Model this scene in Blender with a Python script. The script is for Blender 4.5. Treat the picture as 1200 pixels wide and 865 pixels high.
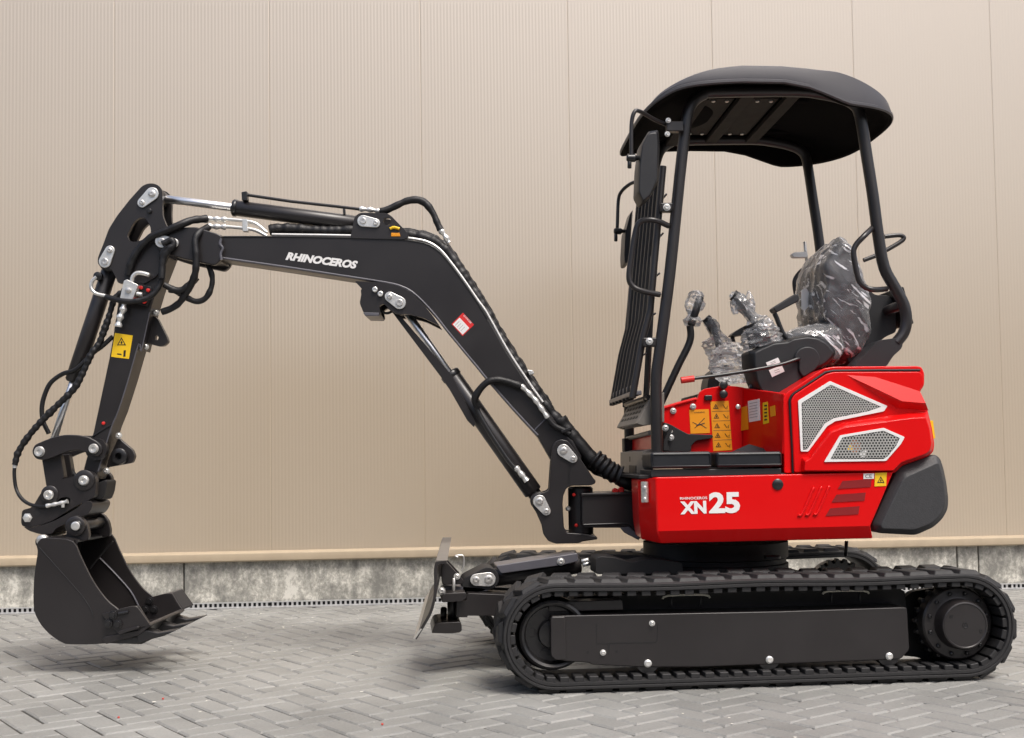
import bpy, bmesh, math, random
from mathutils import Vector, Matrix, noise
from mathutils.geometry import tessellate_polygon

# ------------------------------------------------------------------ camera, sky, sun, exposure
for o in list(bpy.data.objects): bpy.data.objects.remove(o)
SC = bpy.context.scene
COL = SC.collection
FPX, CXP, CYP = 1390.0, 600.0, 475.0          # focal length and principal point in photo pixels (1200 x 865)
CAM_H = 0.925
CAM = Vector((0, 0, CAM_H))
def cam_axes(yaw, pitch, roll):
    cy, sy, cp, sp = math.cos(yaw), math.sin(yaw), math.cos(pitch), math.sin(pitch)
    fwd = Vector((sy*cp, cy*cp, sp)); right = Vector((cy, -sy, 0)); up = right.cross(fwd)
    c, s = math.cos(roll), math.sin(roll)
    return c*right - s*up, c*up + s*right, fwd
RT, UP, FW = cam_axes(math.radians(5.4), math.radians(2.66), math.radians(0.78))
cd = bpy.data.cameras.new('camera'); cam = bpy.data.objects.new('camera', cd); COL.objects.link(cam)
cam.matrix_world = Matrix(((RT.x, UP.x, -FW.x, CAM.x), (RT.y, UP.y, -FW.y, CAM.y), (RT.z, UP.z, -FW.z, CAM.z), (0, 0, 0, 1)))
cd.sensor_width = 36; cd.lens = 36*FPX/1200; cd.shift_y = (CYP-432.5)/1200; cd.clip_end = 3000; cd.clip_start = 0.05
SC.camera = cam
SUN_EL, SUN_AZ = math.radians(60), math.radians(152)   # azimuth clockwise from +Y: behind the camera, to the right
wd = bpy.data.worlds.new('World'); SC.world = wd; wd.use_nodes = True
nt = wd.node_tree; bg = nt.nodes['Background']
sky = nt.nodes.new('ShaderNodeTexSky'); sky.sky_type = 'NISHITA'; sky.sun_disc = False
sky.sun_elevation = SUN_EL; sky.sun_rotation = SUN_AZ; sky.air_density = 1.0; sky.dust_density = 6.0; sky.ozone_density = 1.0
hs = nt.nodes.new('ShaderNodeHueSaturation'); hs.inputs['Saturation'].default_value = 1.0
nt.links.new(sky.outputs[0], hs.inputs['Color']); nt.links.new(hs.outputs[0], bg.inputs['Color'])
bg.inputs['Strength'].default_value = 0.11
sl = bpy.data.lights.new('sun', 'SUN'); sl.energy = 1.45; sl.angle = math.radians(20); sl.color = (1, 0.985, 0.96)
sun = bpy.data.objects.new('sun', sl); COL.objects.link(sun)
sd = Vector((math.sin(SUN_AZ)*math.cos(SUN_EL), math.cos(SUN_AZ)*math.cos(SUN_EL), math.sin(SUN_EL)))
sun.rotation_euler = sd.to_track_quat('Z', 'Y').to_euler(); sun.location = sd*30
vs = SC.view_settings; vs.view_transform = 'Standard'; vs.look = 'None'; vs.gamma = 1; vs.exposure = 0.7; vs.use_curve_mapping = False

# ------------------------------------------------------------------ helpers
R_ = random.Random(7)
CR = dict(A=(0,200,3.933), B=(0,400,3.933), C=(0,560,3.933), D=(230,200,3.603), E=(410,320,2.543), F=(690,60,3.0), G=(700,300,3.0),
          H=(720,420,2.857), I=(460,600,3.0), J=(820,610,3.158), K=(680,150,3.761), L=(680,350,4.117), N=(740,60,3.75), S=(900,260,4.325),
          T=(470,620,6.176), X=(80,660,6.667), Y=(560,620,5.0), P=(0,500,6.18), Q=(100,210,6.178), R=(900,410,5.086), V=(720,540,5.405),
          W=(780,330,5.767), Z=(700,430,5.086), O=(620,480,5.0875), M=(1040,640,4.806), p=(0,0,1.0))
def c(t, *a):                                    # readings taken from enlarged views -> photo pixels
    x0, y0, s = CR[t]
    return [(x0+a[i]/s, y0+a[i+1]/s) for i in range(0, len(a), 2)]
def ray(px, py): return RT*((px-CXP)/FPX) - UP*((py-CYP)/FPX) + FW
class Frame:                                     # upright frame of one body: u to the machine's rear, v across (away), w up
    def __init__(s, O, deg):
        a = math.radians(deg); s.O = Vector(O); s.U = Vector((math.cos(a), -math.sin(a), 0)); s.V = Vector((math.sin(a), math.cos(a), 0))
    def pt(s, p, v):
        d = ray(*p); t = (v + (s.O-CAM).dot(s.V))/d.dot(s.V); q = CAM + d*t - s.O
        return Vector((q.dot(s.U), v, q.z))
    def w(s, q): return s.O + s.U*q[0] + s.V*q[1] + Vector((0, 0, q[2]))
    def wp(s, p, v): return s.w(s.pt(p, v))
def axp(F, p, ref, v=0.0):                       # a point of a cross pin: read on plane ref, taken at v
    q = F.pt(p, ref); return F.w((q[0], v, q[2]))
NEAR = 4.69; YC = 5.48
BF = Frame((0, YC, 0), 0); sx = BF.pt((838, 648), 0)[0]
BF = Frame((sx, YC, 0), 0)
UF = Frame((sx, YC, 0), 2.5)
sw = UF.wp((683, 600), 0)
MF = Frame((sw.x, sw.y, 0), 6.0)

def empty(name, loc, label=None, cat=None, group=None):
    o = bpy.data.objects.new(name, None); COL.objects.link(o); o.location = loc; o.empty_display_size = .1
    if label: tag(o, label, cat, group)
    return o
def tag(o, label=None, cat=None, group=None, kind=None):
    if label: o['label'] = label
    if cat: o['category'] = cat
    if group: o['group'] = group
    if kind: o['kind'] = kind
    return o
WPOS = {}
def link(name, me, centre, parent):
    o = bpy.data.objects.new(name, me); COL.objects.link(o)
    if parent is not None:
        o.parent = parent; o.location = centre - WPOS.get(parent.name, parent.location)
    else: o.location = centre
    WPOS[o.name] = centre.copy()
    return o
def mk(name, vs_, fs, mat, parent=None, smooth=True, bev=0, ang=38, seg=2, sub=0, recalc=True):
    lo = [min(v[i] for v in vs_) for i in range(3)]; hi = [max(v[i] for v in vs_) for i in range(3)]
    ce = Vector([(lo[i]+hi[i])/2 for i in range(3)])
    me = bpy.data.meshes.new(name); me.from_pydata([Vector(v)-ce for v in vs_], [], fs)
    if recalc:
        bm = bmesh.new(); bm.from_mesh(me); bmesh.ops.recalc_face_normals(bm, faces=bm.faces); bm.to_mesh(me); bm.free()
    if mat: me.materials.append(MAT[mat] if isinstance(mat, str) else mat)
    if smooth:
        for p in me.polygons: p.use_smooth = True
        me.set_sharp_from_angle(angle=math.radians(ang))
    o = link(name, me, ce, parent)
    if bev:
        m = o.modifiers.new('bevel', 'BEVEL'); m.width = bev; m.segments = seg; m.limit_method = 'ANGLE'; m.angle_limit = math.radians(35); m.harden_normals = True
    if sub:
        m = o.modifiers.new('sub', 'SUBSURF'); m.levels = sub; m.render_levels = sub
    return o
def rc(pts, r, n=5):                             # round the corners of a polygon
    if not r: return list(pts)
    out = []; N = len(pts)
    for i in range(N):
        a, b, d = Vector(pts[i-1]), Vector(pts[i]), Vector(pts[(i+1) % N])
        e1, e2 = a-b, d-b; l1, l2 = e1.length, e2.length
        k = min(r, l1*.45, l2*.45); s, e = b+e1/l1*k, b+e2/l2*k
        for j in range(n+1):
            t = j/n; q = s*(1-t)**2 + b*2*t*(1-t) + e*t*t; out.append((q.x, q.y))
    return out
def prism_world(near, far, holes=()):
    """near/far: lists of loops (outer first) of world points"""
    vs_, fs, idx = [], [], []
    for lp in near+far:
        idx.append(range(len(vs_), len(vs_)+len(lp))); vs_ += lp
    k = len(near)
    if k == 1:
        fs.append(list(idx[0])); fs.append(list(reversed(idx[1])))
    else:
        flat = [i for lp in idx[:k] for i in lp]; flatf = [i for lp in idx[k:] for i in lp]
        for t in tessellate_polygon(near):
            fs.append([flat[j] for j in t]); fs.append([flatf[j] for j in reversed(t)])
    for a in range(k):
        A, B_ = idx[a], idx[a+k]; n = len(A)
        for i in range(n):
            j = (i+1) % n; fs.append([A[i], A[j], B_[j], B_[i]])
    return vs_, fs
def plate(name, F, pts, v0, v1, mat, parent, r=0, holes=(), bev=.003, ro=None, ref=None):
    """outline read on the plane ref (the near face v0 unless told), thickness from v0 to v1"""
    loops = [rc(pts, r)] + [rc(h, r if ro is None else ro) for h in holes]
    L = [[F.pt(p, v0 if ref is None else ref) for p in lp] for lp in loops]
    near = [[F.w((q[0], v0, q[2])) for q in lp] for lp in L]
    far = [[F.w((q[0], v1, q[2])) for q in lp] for lp in L]
    vs_, fs = prism_world(near, far)
    return mk(name, vs_, fs, mat, parent, bev=bev)
def slab(name, F, poly, v0, v1, mat, parent, bev=.003):          # polygon already in local (u, w)
    near = [[F.w((q[0], v0, q[1])) for q in poly]]; far = [[F.w((q[0], v1, q[1])) for q in poly]]
    vs_, fs = prism_world(near, far); return mk(name, vs_, fs, mat, parent, bev=bev)
def frustum(name, F, base, top, v0, v1, mat, parent, bev=.002, v2=None, r=0):
    assert len(base) == len(top), name
    base, top = rc(base, r), rc(top, r)
    b = [F.wp(p, v0) for p in base]; t = [F.wp(p, v1) for p in top]
    n = len(b); rings = [t, b]
    if v2 is not None: rings.append([F.w((F.pt(p, v0)[0], v2, F.pt(p, v0)[2])) for p in base])
    vs_ = [v for r_ in rings for v in r_]; fs = [list(range(n)), list(reversed(range((len(rings)-1)*n, len(rings)*n)))]
    for k in range(len(rings)-1):
        for i in range(n):
            j = (i+1) % n; fs.append([k*n+i, k*n+j, (k+1)*n+j, (k+1)*n+i])
    return mk(name, vs_, fs, mat, parent, bev=bev)
def loft(name, rings, mat, parent, cap=True, closed=True, **kw):
    n = len(rings[0]); vs_ = [v for r_ in rings for v in r_]; fs = []
    for k in range(len(rings)-1):
        for i in range(n if closed else n-1):
            j = (i+1) % n; fs.append([k*n+i, k*n+j, (k+1)*n+j, (k+1)*n+i])
    if cap: fs.append(list(range(n))); fs.append(list(reversed(range((len(rings)-1)*n, len(rings)*n))))
    return mk(name, vs_, fs, mat, parent, **kw)
def basis(ax):
    ax = ax.normalized(); h = Vector((0, 0, 1)) if abs(ax.z) < .9 else Vector((1, 0, 0))
    a = ax.cross(h).normalized(); return a, ax.cross(a).normalized(), ax
def lathe(name, p0, ax, prof, mat, parent, seg=28, **kw):
    a, b, ax = basis(ax); rings = []
    for t, r in prof:
        rings.append([p0 + ax*t + (a*math.cos(2*math.pi*i/seg) + b*math.sin(2*math.pi*i/seg))*max(r, 1e-4) for i in range(seg)])
    return loft(name, rings, mat, parent, **kw)
def rod(name, p0, p1, r, mat, parent, seg=20, ch=None, **kw):
    d = p1-p0; l = d.length; k = min(r*.25, .006) if ch is None else ch
    return lathe(name, p0, d, [(0, r-k), (k, r), (l-k, r), (l, r-k)] if k else [(0, r), (l, r)], mat, parent, seg, ang=50, **kw)
def catmull(pts, n):
    if n <= 1 or len(pts) < 3: return list(pts)
    P = [pts[0]*2-pts[1]] + list(pts) + [pts[-1]*2-pts[-2]]; out = []
    for i in range(1, len(P)-2):
        for k in range(n):
            t = k/n; a, b, d, e = P[i-1], P[i], P[i+1], P[i+2]
            out.append(.5*((2*b)+(d-a)*t+(2*a-5*b+4*d-e)*t*t+(3*b-a-3*d+e)*t**3))
    out.append(pts[-1]); return out
def resample(pts, step):
    out = [pts[0]]; acc = 0
    for a, b in zip(pts, pts[1:]):
        l = (b-a).length; s = step-acc
        while s <= l:
            out.append(a.lerp(b, s/l)); s += step
        acc = l-(s-step)
    if (out[-1]-pts[-1]).length > step*.3: out.append(pts[-1])
    return out
def tube(name, pts, r, mat, parent, seg=12, n=6, rip=None, step=None, caps=True, wob=0):
    P = catmull(pts, n)
    if step: P = resample(P, step)
    rings = []; prev = None
    for i, p in enumerate(P):
        d = (P[min(i+1, len(P)-1)]-P[max(i-1, 0)]).normalized()
        if prev is None: a, b, _ = basis(d)
        else:
            a = (prev-d*prev.dot(d)).normalized(); b = d.cross(a)
        prev = a; rr = r
        if rip: rr = r*(1+rip[0]*(math.sin(2*math.pi*i/rip[1])))
        if wob: rr *= 1+wob*noise.noise(p*28)
        rings.append([p+(a*math.cos(2*math.pi*k/seg)+b*math.sin(2*math.pi*k/seg))*rr for k in range(seg)])
    return loft(name, rings, mat, parent, cap=caps, ang=60)
def tpx(name, F, pts, v, r, mat, parent, **kw):
    vv = v if isinstance(v, (list, tuple)) else [v]*len(pts)
    return tube(name, [F.wp(p, q) for p, q in zip(pts, vv)], r, mat, parent, **kw)
def boxw(name, F, u0, u1, v0, v1, w0, w1, mat, parent, bev=.004, seg=2):
    vs_ = [F.w((u, v, w)) for u in (u0, u1) for v in (v0, v1) for w in (w0, w1)]
    fs = [[0,1,3,2],[4,6,7,5],[0,4,5,1],[2,3,7,6],[0,2,6,4],[1,5,7,3]]
    return mk(name, vs_, fs, mat, parent, bev=bev, seg=seg)
def hull2(pa, ra, pb, rb, n=10):                # outline round two circles, in pixels
    a, b = Vector(pa), Vector(pb); d = b-a; th = math.atan2(d.y, d.x); k = math.acos(max(-1, min(1, (ra-rb)/d.length)))
    o = [(a.x+ra*math.cos(th+k+(2*math.pi-2*k)*i/n), a.y+ra*math.sin(th+k+(2*math.pi-2*k)*i/n)) for i in range(n+1)]
    o += [(b.x+rb*math.cos(th-k+2*k*i/n), b.y+rb*math.sin(th-k+2*k*i/n)) for i in range(n+1)]
    return o
def bolt(F, p, v, r, mat, parent, name='bolt', h=.010, washer=True):
    q = F.wp(p, v); ax = -F.V
    prof = [(0, r*1.45), (.003, r*1.45), (.0032, r*1.05)] if washer else [(0, r)]
    prof += [(h, r), (h+.002, r*.72), (h+.0018, r*.45), (h-.002, r*.4)]
    return lathe(name, q, ax, prof, mat, parent, seg=14, ang=30)
def lockplate(F, pa, pb, ra, rb, v, parent):     # zinc pin keeper with its bolt
    o = plate('pin_keeper', F, hull2(pa, ra, pb, rb), v, v+.008, 'zinc', parent, bev=.0025)
    k = .0036
    lathe('pin_head', F.wp(pa, v), -F.V, [(-.002, ra*.62*k), (.004, ra*.62*k), (.006, ra*.52*k), (.0058, ra*.22*k), (.003, ra*.2*k)], 'steel', o, seg=20)
    lathe('bolt', F.wp(pb, v), -F.V, [(-.002, rb*.6*k), (.007, rb*.6*k), (.009, rb*.45*k), (.0088, rb*.25*k), (.006, rb*.22*k)], 'steel', o, seg=12)
    return o
FONT = None
def text(name, s, F, p0, p1, v, hpx, mat, parent, shear=0, off=0.0, ext=.0006, upv=None):
    cu = bpy.data.curves.new(name, 'FONT'); cu.body = s; cu.shear = shear; cu.offset = off; cu.extrude = 0; cu.resolution_u = 3
    to = bpy.data.objects.new('tmp', cu); COL.objects.link(to); dg = bpy.context.evaluated_depsgraph_get()
    me = bpy.data.meshes.new_from_object(to.evaluated_get(dg)); COL.objects.unlink(to); bpy.data.objects.remove(to); bpy.data.curves.remove(cu)
    xs = [q.co.x for q in me.vertices]; ys = [q.co.y for q in me.vertices]; x0, x1, y0, y1 = min(xs), max(xs), min(ys), max(ys)
    a, b = F.wp(p0, v), F.wp(p1, v); ex = b-a; upx = upv or (-(p1[1]-p0[1]), 0)
    d = Vector((p1[0]-p0[0], p1[1]-p0[1])).normalized()
    top = F.wp((p0[0]+d.y*hpx, p0[1]-d.x*hpx), v); ey = top-a
    vs_ = [a+ex*((q.co.x-x0)/(x1-x0))+ey*((q.co.y-y0)/(y1-y0)) for q in me.vertices]
    fs = [list(p.vertices) for p in me.polygons]; bpy.data.meshes.remove(me)
    return mk(name, vs_, fs, mat, parent, smooth=False, recalc=False)

# ------------------------------------------------------------------ materials
MAT = {}
def newmat(name):
    m = bpy.data.materials.new(name); m.use_nodes = True; MAT[name] = m; return m, m.node_tree, m.node_tree.nodes['Principled BSDF']
def node(t, k, **kw):
    n = t.nodes.new(k)
    for a, b in kw.items(): setattr(n, a, b)
    return n
def paint(name, col, rough=.4, metal=0, coat=0, spec=.5, var=.12, nscale=14, bump=.0, bscale=300, rvar=.08, coatr=.08, fine=None):
    m, t, p = newmat(name)
    p.inputs['Metallic'].default_value = metal; p.inputs['Specular IOR Level'].default_value = spec
    p.inputs['Coat Weight'].default_value = coat; p.inputs['Coat Roughness'].default_value = coatr
    tc = node(t, 'ShaderNodeTexCoord'); nz = node(t, 'ShaderNodeTexNoise'); nz.inputs['Scale'].default_value = nscale; nz.inputs['Detail'].default_value = 6
    t.links.new(tc.outputs['Object'], nz.inputs['Vector'])
    mx = node(t, 'ShaderNodeMix', data_type='RGBA'); t.links.new(nz.outputs['Fac'], mx.inputs['Factor'])
    mx.inputs['A'].default_value = (*[x*(1-var) for x in col], 1); mx.inputs['B'].default_value = (*[min(1, x*(1+var)) for x in col], 1)
    t.links.new(mx.outputs['Result'], p.inputs['Base Color'])
    mr = node(t, 'ShaderNodeMapRange'); mr.inputs['To Min'].default_value = rough-rvar; mr.inputs['To Max'].default_value = rough+rvar
    t.links.new(nz.outputs['Fac'], mr.inputs['Value']); t.links.new(mr.outputs[0], p.inputs['Roughness'])
    if bump:
        n2 = node(t, 'ShaderNodeTexNoise'); n2.inputs['Scale'].default_value = bscale; n2.inputs['Detail'].default_value = 3
        t.links.new(tc.outputs['Object'], n2.inputs['Vector'])
        b = node(t, 'ShaderNodeBump'); b.inputs['Strength'].default_value = bump; b.inputs['Distance'].default_value = .001
        t.links.new(n2.outputs['Fac'], b.inputs['Height']); t.links.new(b.outputs[0], p.inputs['Normal'])
    return m
paint('black', (.0160, .0136, .0136), .40, coat=.22, coatr=.22, bump=.12, bscale=420, rvar=.14, nscale=5, var=.2)
paint('black_satin', (.012, .0115, .012), .33, coat=.2, coatr=.2, bump=.08)
paint('black_matte', (.009, .0085, .009), .6, bump=.2)
paint('rubber', (.017, .0165, .017), .62, bump=.5, bscale=180, var=.3, nscale=30)
paint('hose', (.0065, .006, .0065), .5, bump=.9, bscale=140)
paint('plastic', (.014, .0145, .016), .48, bump=.35, bscale=500)
paint('canopy', (.078, .075, .081), .5, bump=.35, bscale=420)
paint('vinyl', (.012, .013, .016), .42, bump=.3, bscale=300)
paint('tail', (.036, .036, .038), .55, bump=1.0, bscale=160, var=.25, nscale=60)
paint('grey_panel', (.17, .155, .135), .45, bump=.1)
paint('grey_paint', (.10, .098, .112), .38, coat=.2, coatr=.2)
paint('red', (.66, .0015, .002), .42, coat=.28, coatr=.05, spec=.2, var=.03, nscale=3, bump=.04, bscale=900)
paint('red_mesh', (.22, .004, .005), .5)
paint('red_plastic', (.6, .02, .015), .4)
paint('zinc', (.80, .79, .75), .32, metal=.7, var=.15, nscale=60, bump=.15)
paint('steel', (.70, .68, .64), .34, metal=.8, var=.2, nscale=90)
paint('chrome', (.88, .88, .88), .3, metal=1.0, var=.03, rvar=.03)
paint('white', (.78, .77, .75), .4, var=.03)
paint('cream_metal', (.62, .61, .52), .4)
paint('yellow', (.82, .52, .01), .45, var=.03)
paint('orange', (.80, .30, .006), .45, var=.03)
paint('ink', (.012, .011, .010), .5)
paint('ink_red', (.65, .02, .02), .5)
paint('bronze', (.35, .13, .06), .45)
paint('ceiling_panel', (.017, .014, .0125), .35)
paint('roof_dark', (.006, .0055, .0055), .93, spec=.03, rvar=.04)
paint('roof_panel', (.018, .015, .0132), .7, spec=.12)
paint('foam', (.30, .29, .28), .8)
paint('mirror_back', (.016, .016, .017), .4, bump=.2)
# clear crinkled protective film
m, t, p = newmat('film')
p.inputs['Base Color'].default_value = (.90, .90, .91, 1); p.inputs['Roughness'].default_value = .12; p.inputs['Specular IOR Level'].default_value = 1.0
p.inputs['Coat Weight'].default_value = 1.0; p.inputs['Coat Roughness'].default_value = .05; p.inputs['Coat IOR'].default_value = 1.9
tc = node(t, 'ShaderNodeTexCoord'); mp = node(t, 'ShaderNodeMapping'); mp.inputs['Scale'].default_value = (1, 1, 1); mp.inputs['Rotation'].default_value = (0, .6, 0)
nz = node(t, 'ShaderNodeTexNoise', noise_type='RIDGED_MULTIFRACTAL') if hasattr(bpy.types.ShaderNodeTexNoise, 'noise_type') else node(t, 'ShaderNodeTexNoise')
nz.inputs['Scale'].default_value = 9; nz.inputs['Detail'].default_value = 3
t.links.new(tc.outputs['Object'], mp.inputs[0]); t.links.new(mp.outputs[0], nz.inputs['Vector'])
bp = node(t, 'ShaderNodeBump'); bp.inputs['Strength'].default_value = 1.0; bp.inputs['Distance'].default_value = .022
t.links.new(nz.outputs['Fac'], bp.inputs['Height']); t.links.new(bp.outputs[0], p.inputs['Normal'])
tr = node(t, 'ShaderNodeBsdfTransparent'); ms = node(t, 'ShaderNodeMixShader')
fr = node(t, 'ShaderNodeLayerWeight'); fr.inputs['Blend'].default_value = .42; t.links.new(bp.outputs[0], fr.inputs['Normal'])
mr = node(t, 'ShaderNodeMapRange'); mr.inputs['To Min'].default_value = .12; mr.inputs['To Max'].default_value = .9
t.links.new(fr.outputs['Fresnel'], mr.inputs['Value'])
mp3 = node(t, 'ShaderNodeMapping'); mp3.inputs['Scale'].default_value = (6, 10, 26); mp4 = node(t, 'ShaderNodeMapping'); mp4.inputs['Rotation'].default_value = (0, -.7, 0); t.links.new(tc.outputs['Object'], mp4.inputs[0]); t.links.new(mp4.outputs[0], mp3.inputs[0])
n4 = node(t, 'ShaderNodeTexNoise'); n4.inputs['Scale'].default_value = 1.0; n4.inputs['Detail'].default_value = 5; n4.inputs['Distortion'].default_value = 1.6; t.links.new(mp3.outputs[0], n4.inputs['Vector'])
cr_ = node(t, 'ShaderNodeMapRange', interpolation_type='SMOOTHSTEP'); cr_.inputs['From Min'].default_value = .525; cr_.inputs['From Max'].default_value = .67; t.links.new(n4.outputs['Fac'], cr_.inputs['Value'])  # opaque white streaks paint the highlights on the film's creases
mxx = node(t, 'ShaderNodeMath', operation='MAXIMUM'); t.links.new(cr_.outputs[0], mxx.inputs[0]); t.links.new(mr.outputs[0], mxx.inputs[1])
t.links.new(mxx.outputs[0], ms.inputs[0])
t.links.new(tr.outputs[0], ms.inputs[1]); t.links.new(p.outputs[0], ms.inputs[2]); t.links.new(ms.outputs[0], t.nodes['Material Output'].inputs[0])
# beige coil-coated steel of the wall
m, t, p = newmat('wall_steel')
tc = node(t, 'ShaderNodeTexCoord'); nz = node(t, 'ShaderNodeTexNoise'); nz.inputs['Scale'].default_value = .8; nz.inputs['Detail'].default_value = 5
t.links.new(tc.outputs['Object'], nz.inputs['Vector'])
mx = node(t, 'ShaderNodeMix', data_type='RGBA'); t.links.new(nz.outputs['Fac'], mx.inputs['Factor'])
mx.inputs['A'].default_value = (.465, .37, .25, 1); mx.inputs['B'].default_value = (.495, .396, .272, 1); t.links.new(mx.outputs['Result'], p.inputs['Base Color'])
p.inputs['Roughness'].default_value = .34; p.inputs['Metallic'].default_value = 0.0; p.inputs['Coat Weight'].default_value = 1.0; p.inputs['Coat Roughness'].default_value = .34; p.inputs['Coat IOR'].default_value = 2.9
# stained concrete of the footing
m, t, p = newmat('concrete')
tc = node(t, 'ShaderNodeTexCoord'); mp = node(t, 'ShaderNodeMapping'); mp.inputs['Scale'].default_value = (1, 1, .8); t.links.new(tc.outputs['Object'], mp.inputs[0])
n1 = node(t, 'ShaderNodeTexNoise'); n1.inputs['Scale'].default_value = 6; n1.inputs['Detail'].default_value = 15; n1.inputs['Roughness'].default_value = .75; n1.inputs['Distortion'].default_value = .25
n2 = node(t, 'ShaderNodeTexNoise'); n2.inputs['Scale'].default_value = 42; n2.inputs['Detail'].default_value = 10; n2.inputs['Roughness'].default_value = .75; n2.inputs['Distortion'].default_value = .3
mp2 = node(t, 'ShaderNodeMapping'); mp2.inputs['Scale'].default_value = (9, 9, .7); t.links.new(tc.outputs['Object'], mp2.inputs[0])
n3 = node(t, 'ShaderNodeTexNoise'); n3.inputs['Scale'].default_value = 1.6; n3.inputs['Detail'].default_value = 5; t.links.new(mp2.outputs[0], n3.inputs['Vector'])
t.links.new(mp.outputs[0], n1.inputs['Vector']); t.links.new(mp.outputs[0], n2.inputs['Vector'])
ad = node(t, 'ShaderNodeMath', operation='MULTIPLY_ADD'); ad.inputs[1].default_value = .55; t.links.new(n2.outputs['Fac'], ad.inputs[0]); t.links.new(n1.outputs['Fac'], ad.inputs[2])
ad2 = node(t, 'ShaderNodeMath', operation='MULTIPLY_ADD'); ad2.inputs[1].default_value = .28; t.links.new(n3.outputs['Fac'], ad2.inputs[0]); t.links.new(ad.outputs[0], ad2.inputs[2])
rp = node(t, 'ShaderNodeValToRGB'); e = rp.color_ramp.elements; rp.color_ramp.interpolation = 'EASE'; e[0].position = .545; e[0].color = (.205, .2, .178, 1); e[1].position = .735; e[1].color = (.66, .64, .57, 1)
x = e.new(.615); x.color = (.30, .292, .258, 1); x = e.new(.665); x.color = (.42, .405, .355, 1)
sc7 = node(t, 'ShaderNodeMath', operation='MULTIPLY'); sc7.inputs[1].default_value = .7; t.links.new(ad2.outputs[0], sc7.inputs[0]); t.links.new(sc7.outputs[0], rp.inputs[0]); t.links.new(rp.outputs[0], p.inputs['Base Color']); p.inputs['Roughness'].default_value = .85
b = node(t, 'ShaderNodeBump'); b.inputs['Strength'].default_value = .5; b.inputs['Distance'].default_value = .006; t.links.new(ad.outputs[0], b.inputs['Height']); t.links.new(b.outputs[0], p.inputs['Normal'])
# concrete pavers
m, t, p = newmat('paver')
tc = node(t, 'ShaderNodeTexCoord'); ge = node(t, 'ShaderNodeNewGeometry'); oi = node(t, 'ShaderNodeObjectInfo')
n1 = node(t, 'ShaderNodeTexNoise'); n1.inputs['Scale'].default_value = 1.3; n1.inputs['Detail'].default_value = 8; n1.inputs['Roughness'].default_value = .6
n2 = node(t, 'ShaderNodeTexNoise'); n2.inputs['Scale'].default_value = 95; n2.inputs['Detail'].default_value = 5; n2.inputs['Roughness'].default_value = .7
t.links.new(ge.outputs['Position'], n1.inputs['Vector']); t.links.new(ge.outputs['Position'], n2.inputs['Vector'])
ad = node(t, 'ShaderNodeMath', operation='ADD'); t.links.new(ge.outputs['Random Per Island'], ad.inputs[0]); t.links.new(oi.outputs['Random'], ad.inputs[1])
fr = node(t, 'ShaderNodeMath', operation='FRACT'); t.links.new(ad.outputs[0], fr.inputs[0])
s1 = node(t, 'ShaderNodeMath', operation='MULTIPLY_ADD'); s1.inputs[1].default_value = .09; t.links.new(fr.outputs[0], s1.inputs[0])
s2 = node(t, 'ShaderNodeMath', operation='MULTIPLY_ADD'); s2.inputs[1].default_value = .62; t.links.new(n1.outputs['Fac'], s2.inputs[0]); 
s3 = node(t, 'ShaderNodeMath', operation='MULTIPLY'); s3.inputs[1].default_value = .42; t.links.new(n2.outputs['Fac'], s3.inputs[0])
t.links.new(s3.outputs[0], s2.inputs[2]); t.links.new(s2.outputs[0], s1.inputs[2])
rp = node(t, 'ShaderNodeValToRGB'); e = rp.color_ramp.elements; e[0].position = .33; e[0].color = (.135, .135, .126, 1); e[1].position = .86; e[1].color = (.385, .383, .36, 1)
t.links.new(s1.outputs[0], rp.inputs[0]); t.links.new(rp.outputs[0], p.inputs['Base Color']); p.inputs['Roughness'].default_value = .52
b = node(t, 'ShaderNodeBump'); b.inputs['Strength'].default_value = .45; b.inputs['Distance'].default_value = .0015; t.links.new(n2.outputs['Fac'], b.inputs['Height']); t.links.new(b.outputs[0], p.inputs['Normal'])
paint('joint_sand', (.05, .047, .041), .9, nscale=40, var=.5)
paint('galvanised', (.55, .55, .54), .45, metal=.6, nscale=30)
paint('drain_dark', (.02, .02, .02), .8)
paint('leaf', (.55, .38, .05), .6)
paint('petal', (.72, .70, .62), .7)
paint('berry', (.55, .07, .05), .5)
paint('flashing', (.40, .325, .228), .55, spec=.3)
paint('facade', (.16, .15, .14), .7)
paint('glass_dark', (.03, .035, .04), .12)
paint('bark', (.07, .055, .04), .9)

# ------------------------------------------------------------------ the yard: wall, footing, drain, paving
DW = 7.86
def wx(px, py): return (ray(px, py)*(DW/ray(px, py).y))
SEAM0 = wx(492, 10).x; PW = 1.0
Z0, Z1 = .352, 6.0
wall = empty('warehouse_wall', (SEAM0, DW, 0), 'tall beige metal wall of narrow-ribbed panels on a concrete footing', 'wall')
WPOS[wall.name] = wall.location.copy()
def rib_panel():
    prof = [(.004, .012), (.004, -.0)]; n = 44; a = .012; b = PW-.012; st = (b-a)/n
    prof = [(.0, .0028), (.0015, .001), (.006, 0)]
    for i in range(n):
        x = a+i*st; prof += [(x+st*.12, 0), (x+st*.30, .0004), (x+st*.58, .0004), (x+st*.80, 0)]
    prof += [(PW-.006, 0), (PW-.0015, .001), (PW, .0028)]
    return prof
prof = rib_panel(); nn = len(prof); me = bpy.data.meshes.new('wall_panel')
me.from_pydata([Vector((x-PW/2, y, z)) for z in (-(Z1-Z0)/2, (Z1-Z0)/2) for x, y in prof], [], [[i, i+1, nn+i+1, nn+i] for i in range(nn-1)])
me.materials.append(MAT['wall_steel'])
for k in range(-8, 12):
    o = link('wall_panel', me, Vector((SEAM0+k*PW+PW/2, DW, (Z0+Z1)/2)), wall)
XL, XR = SEAM0-8*PW, SEAM0+12*PW
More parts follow.
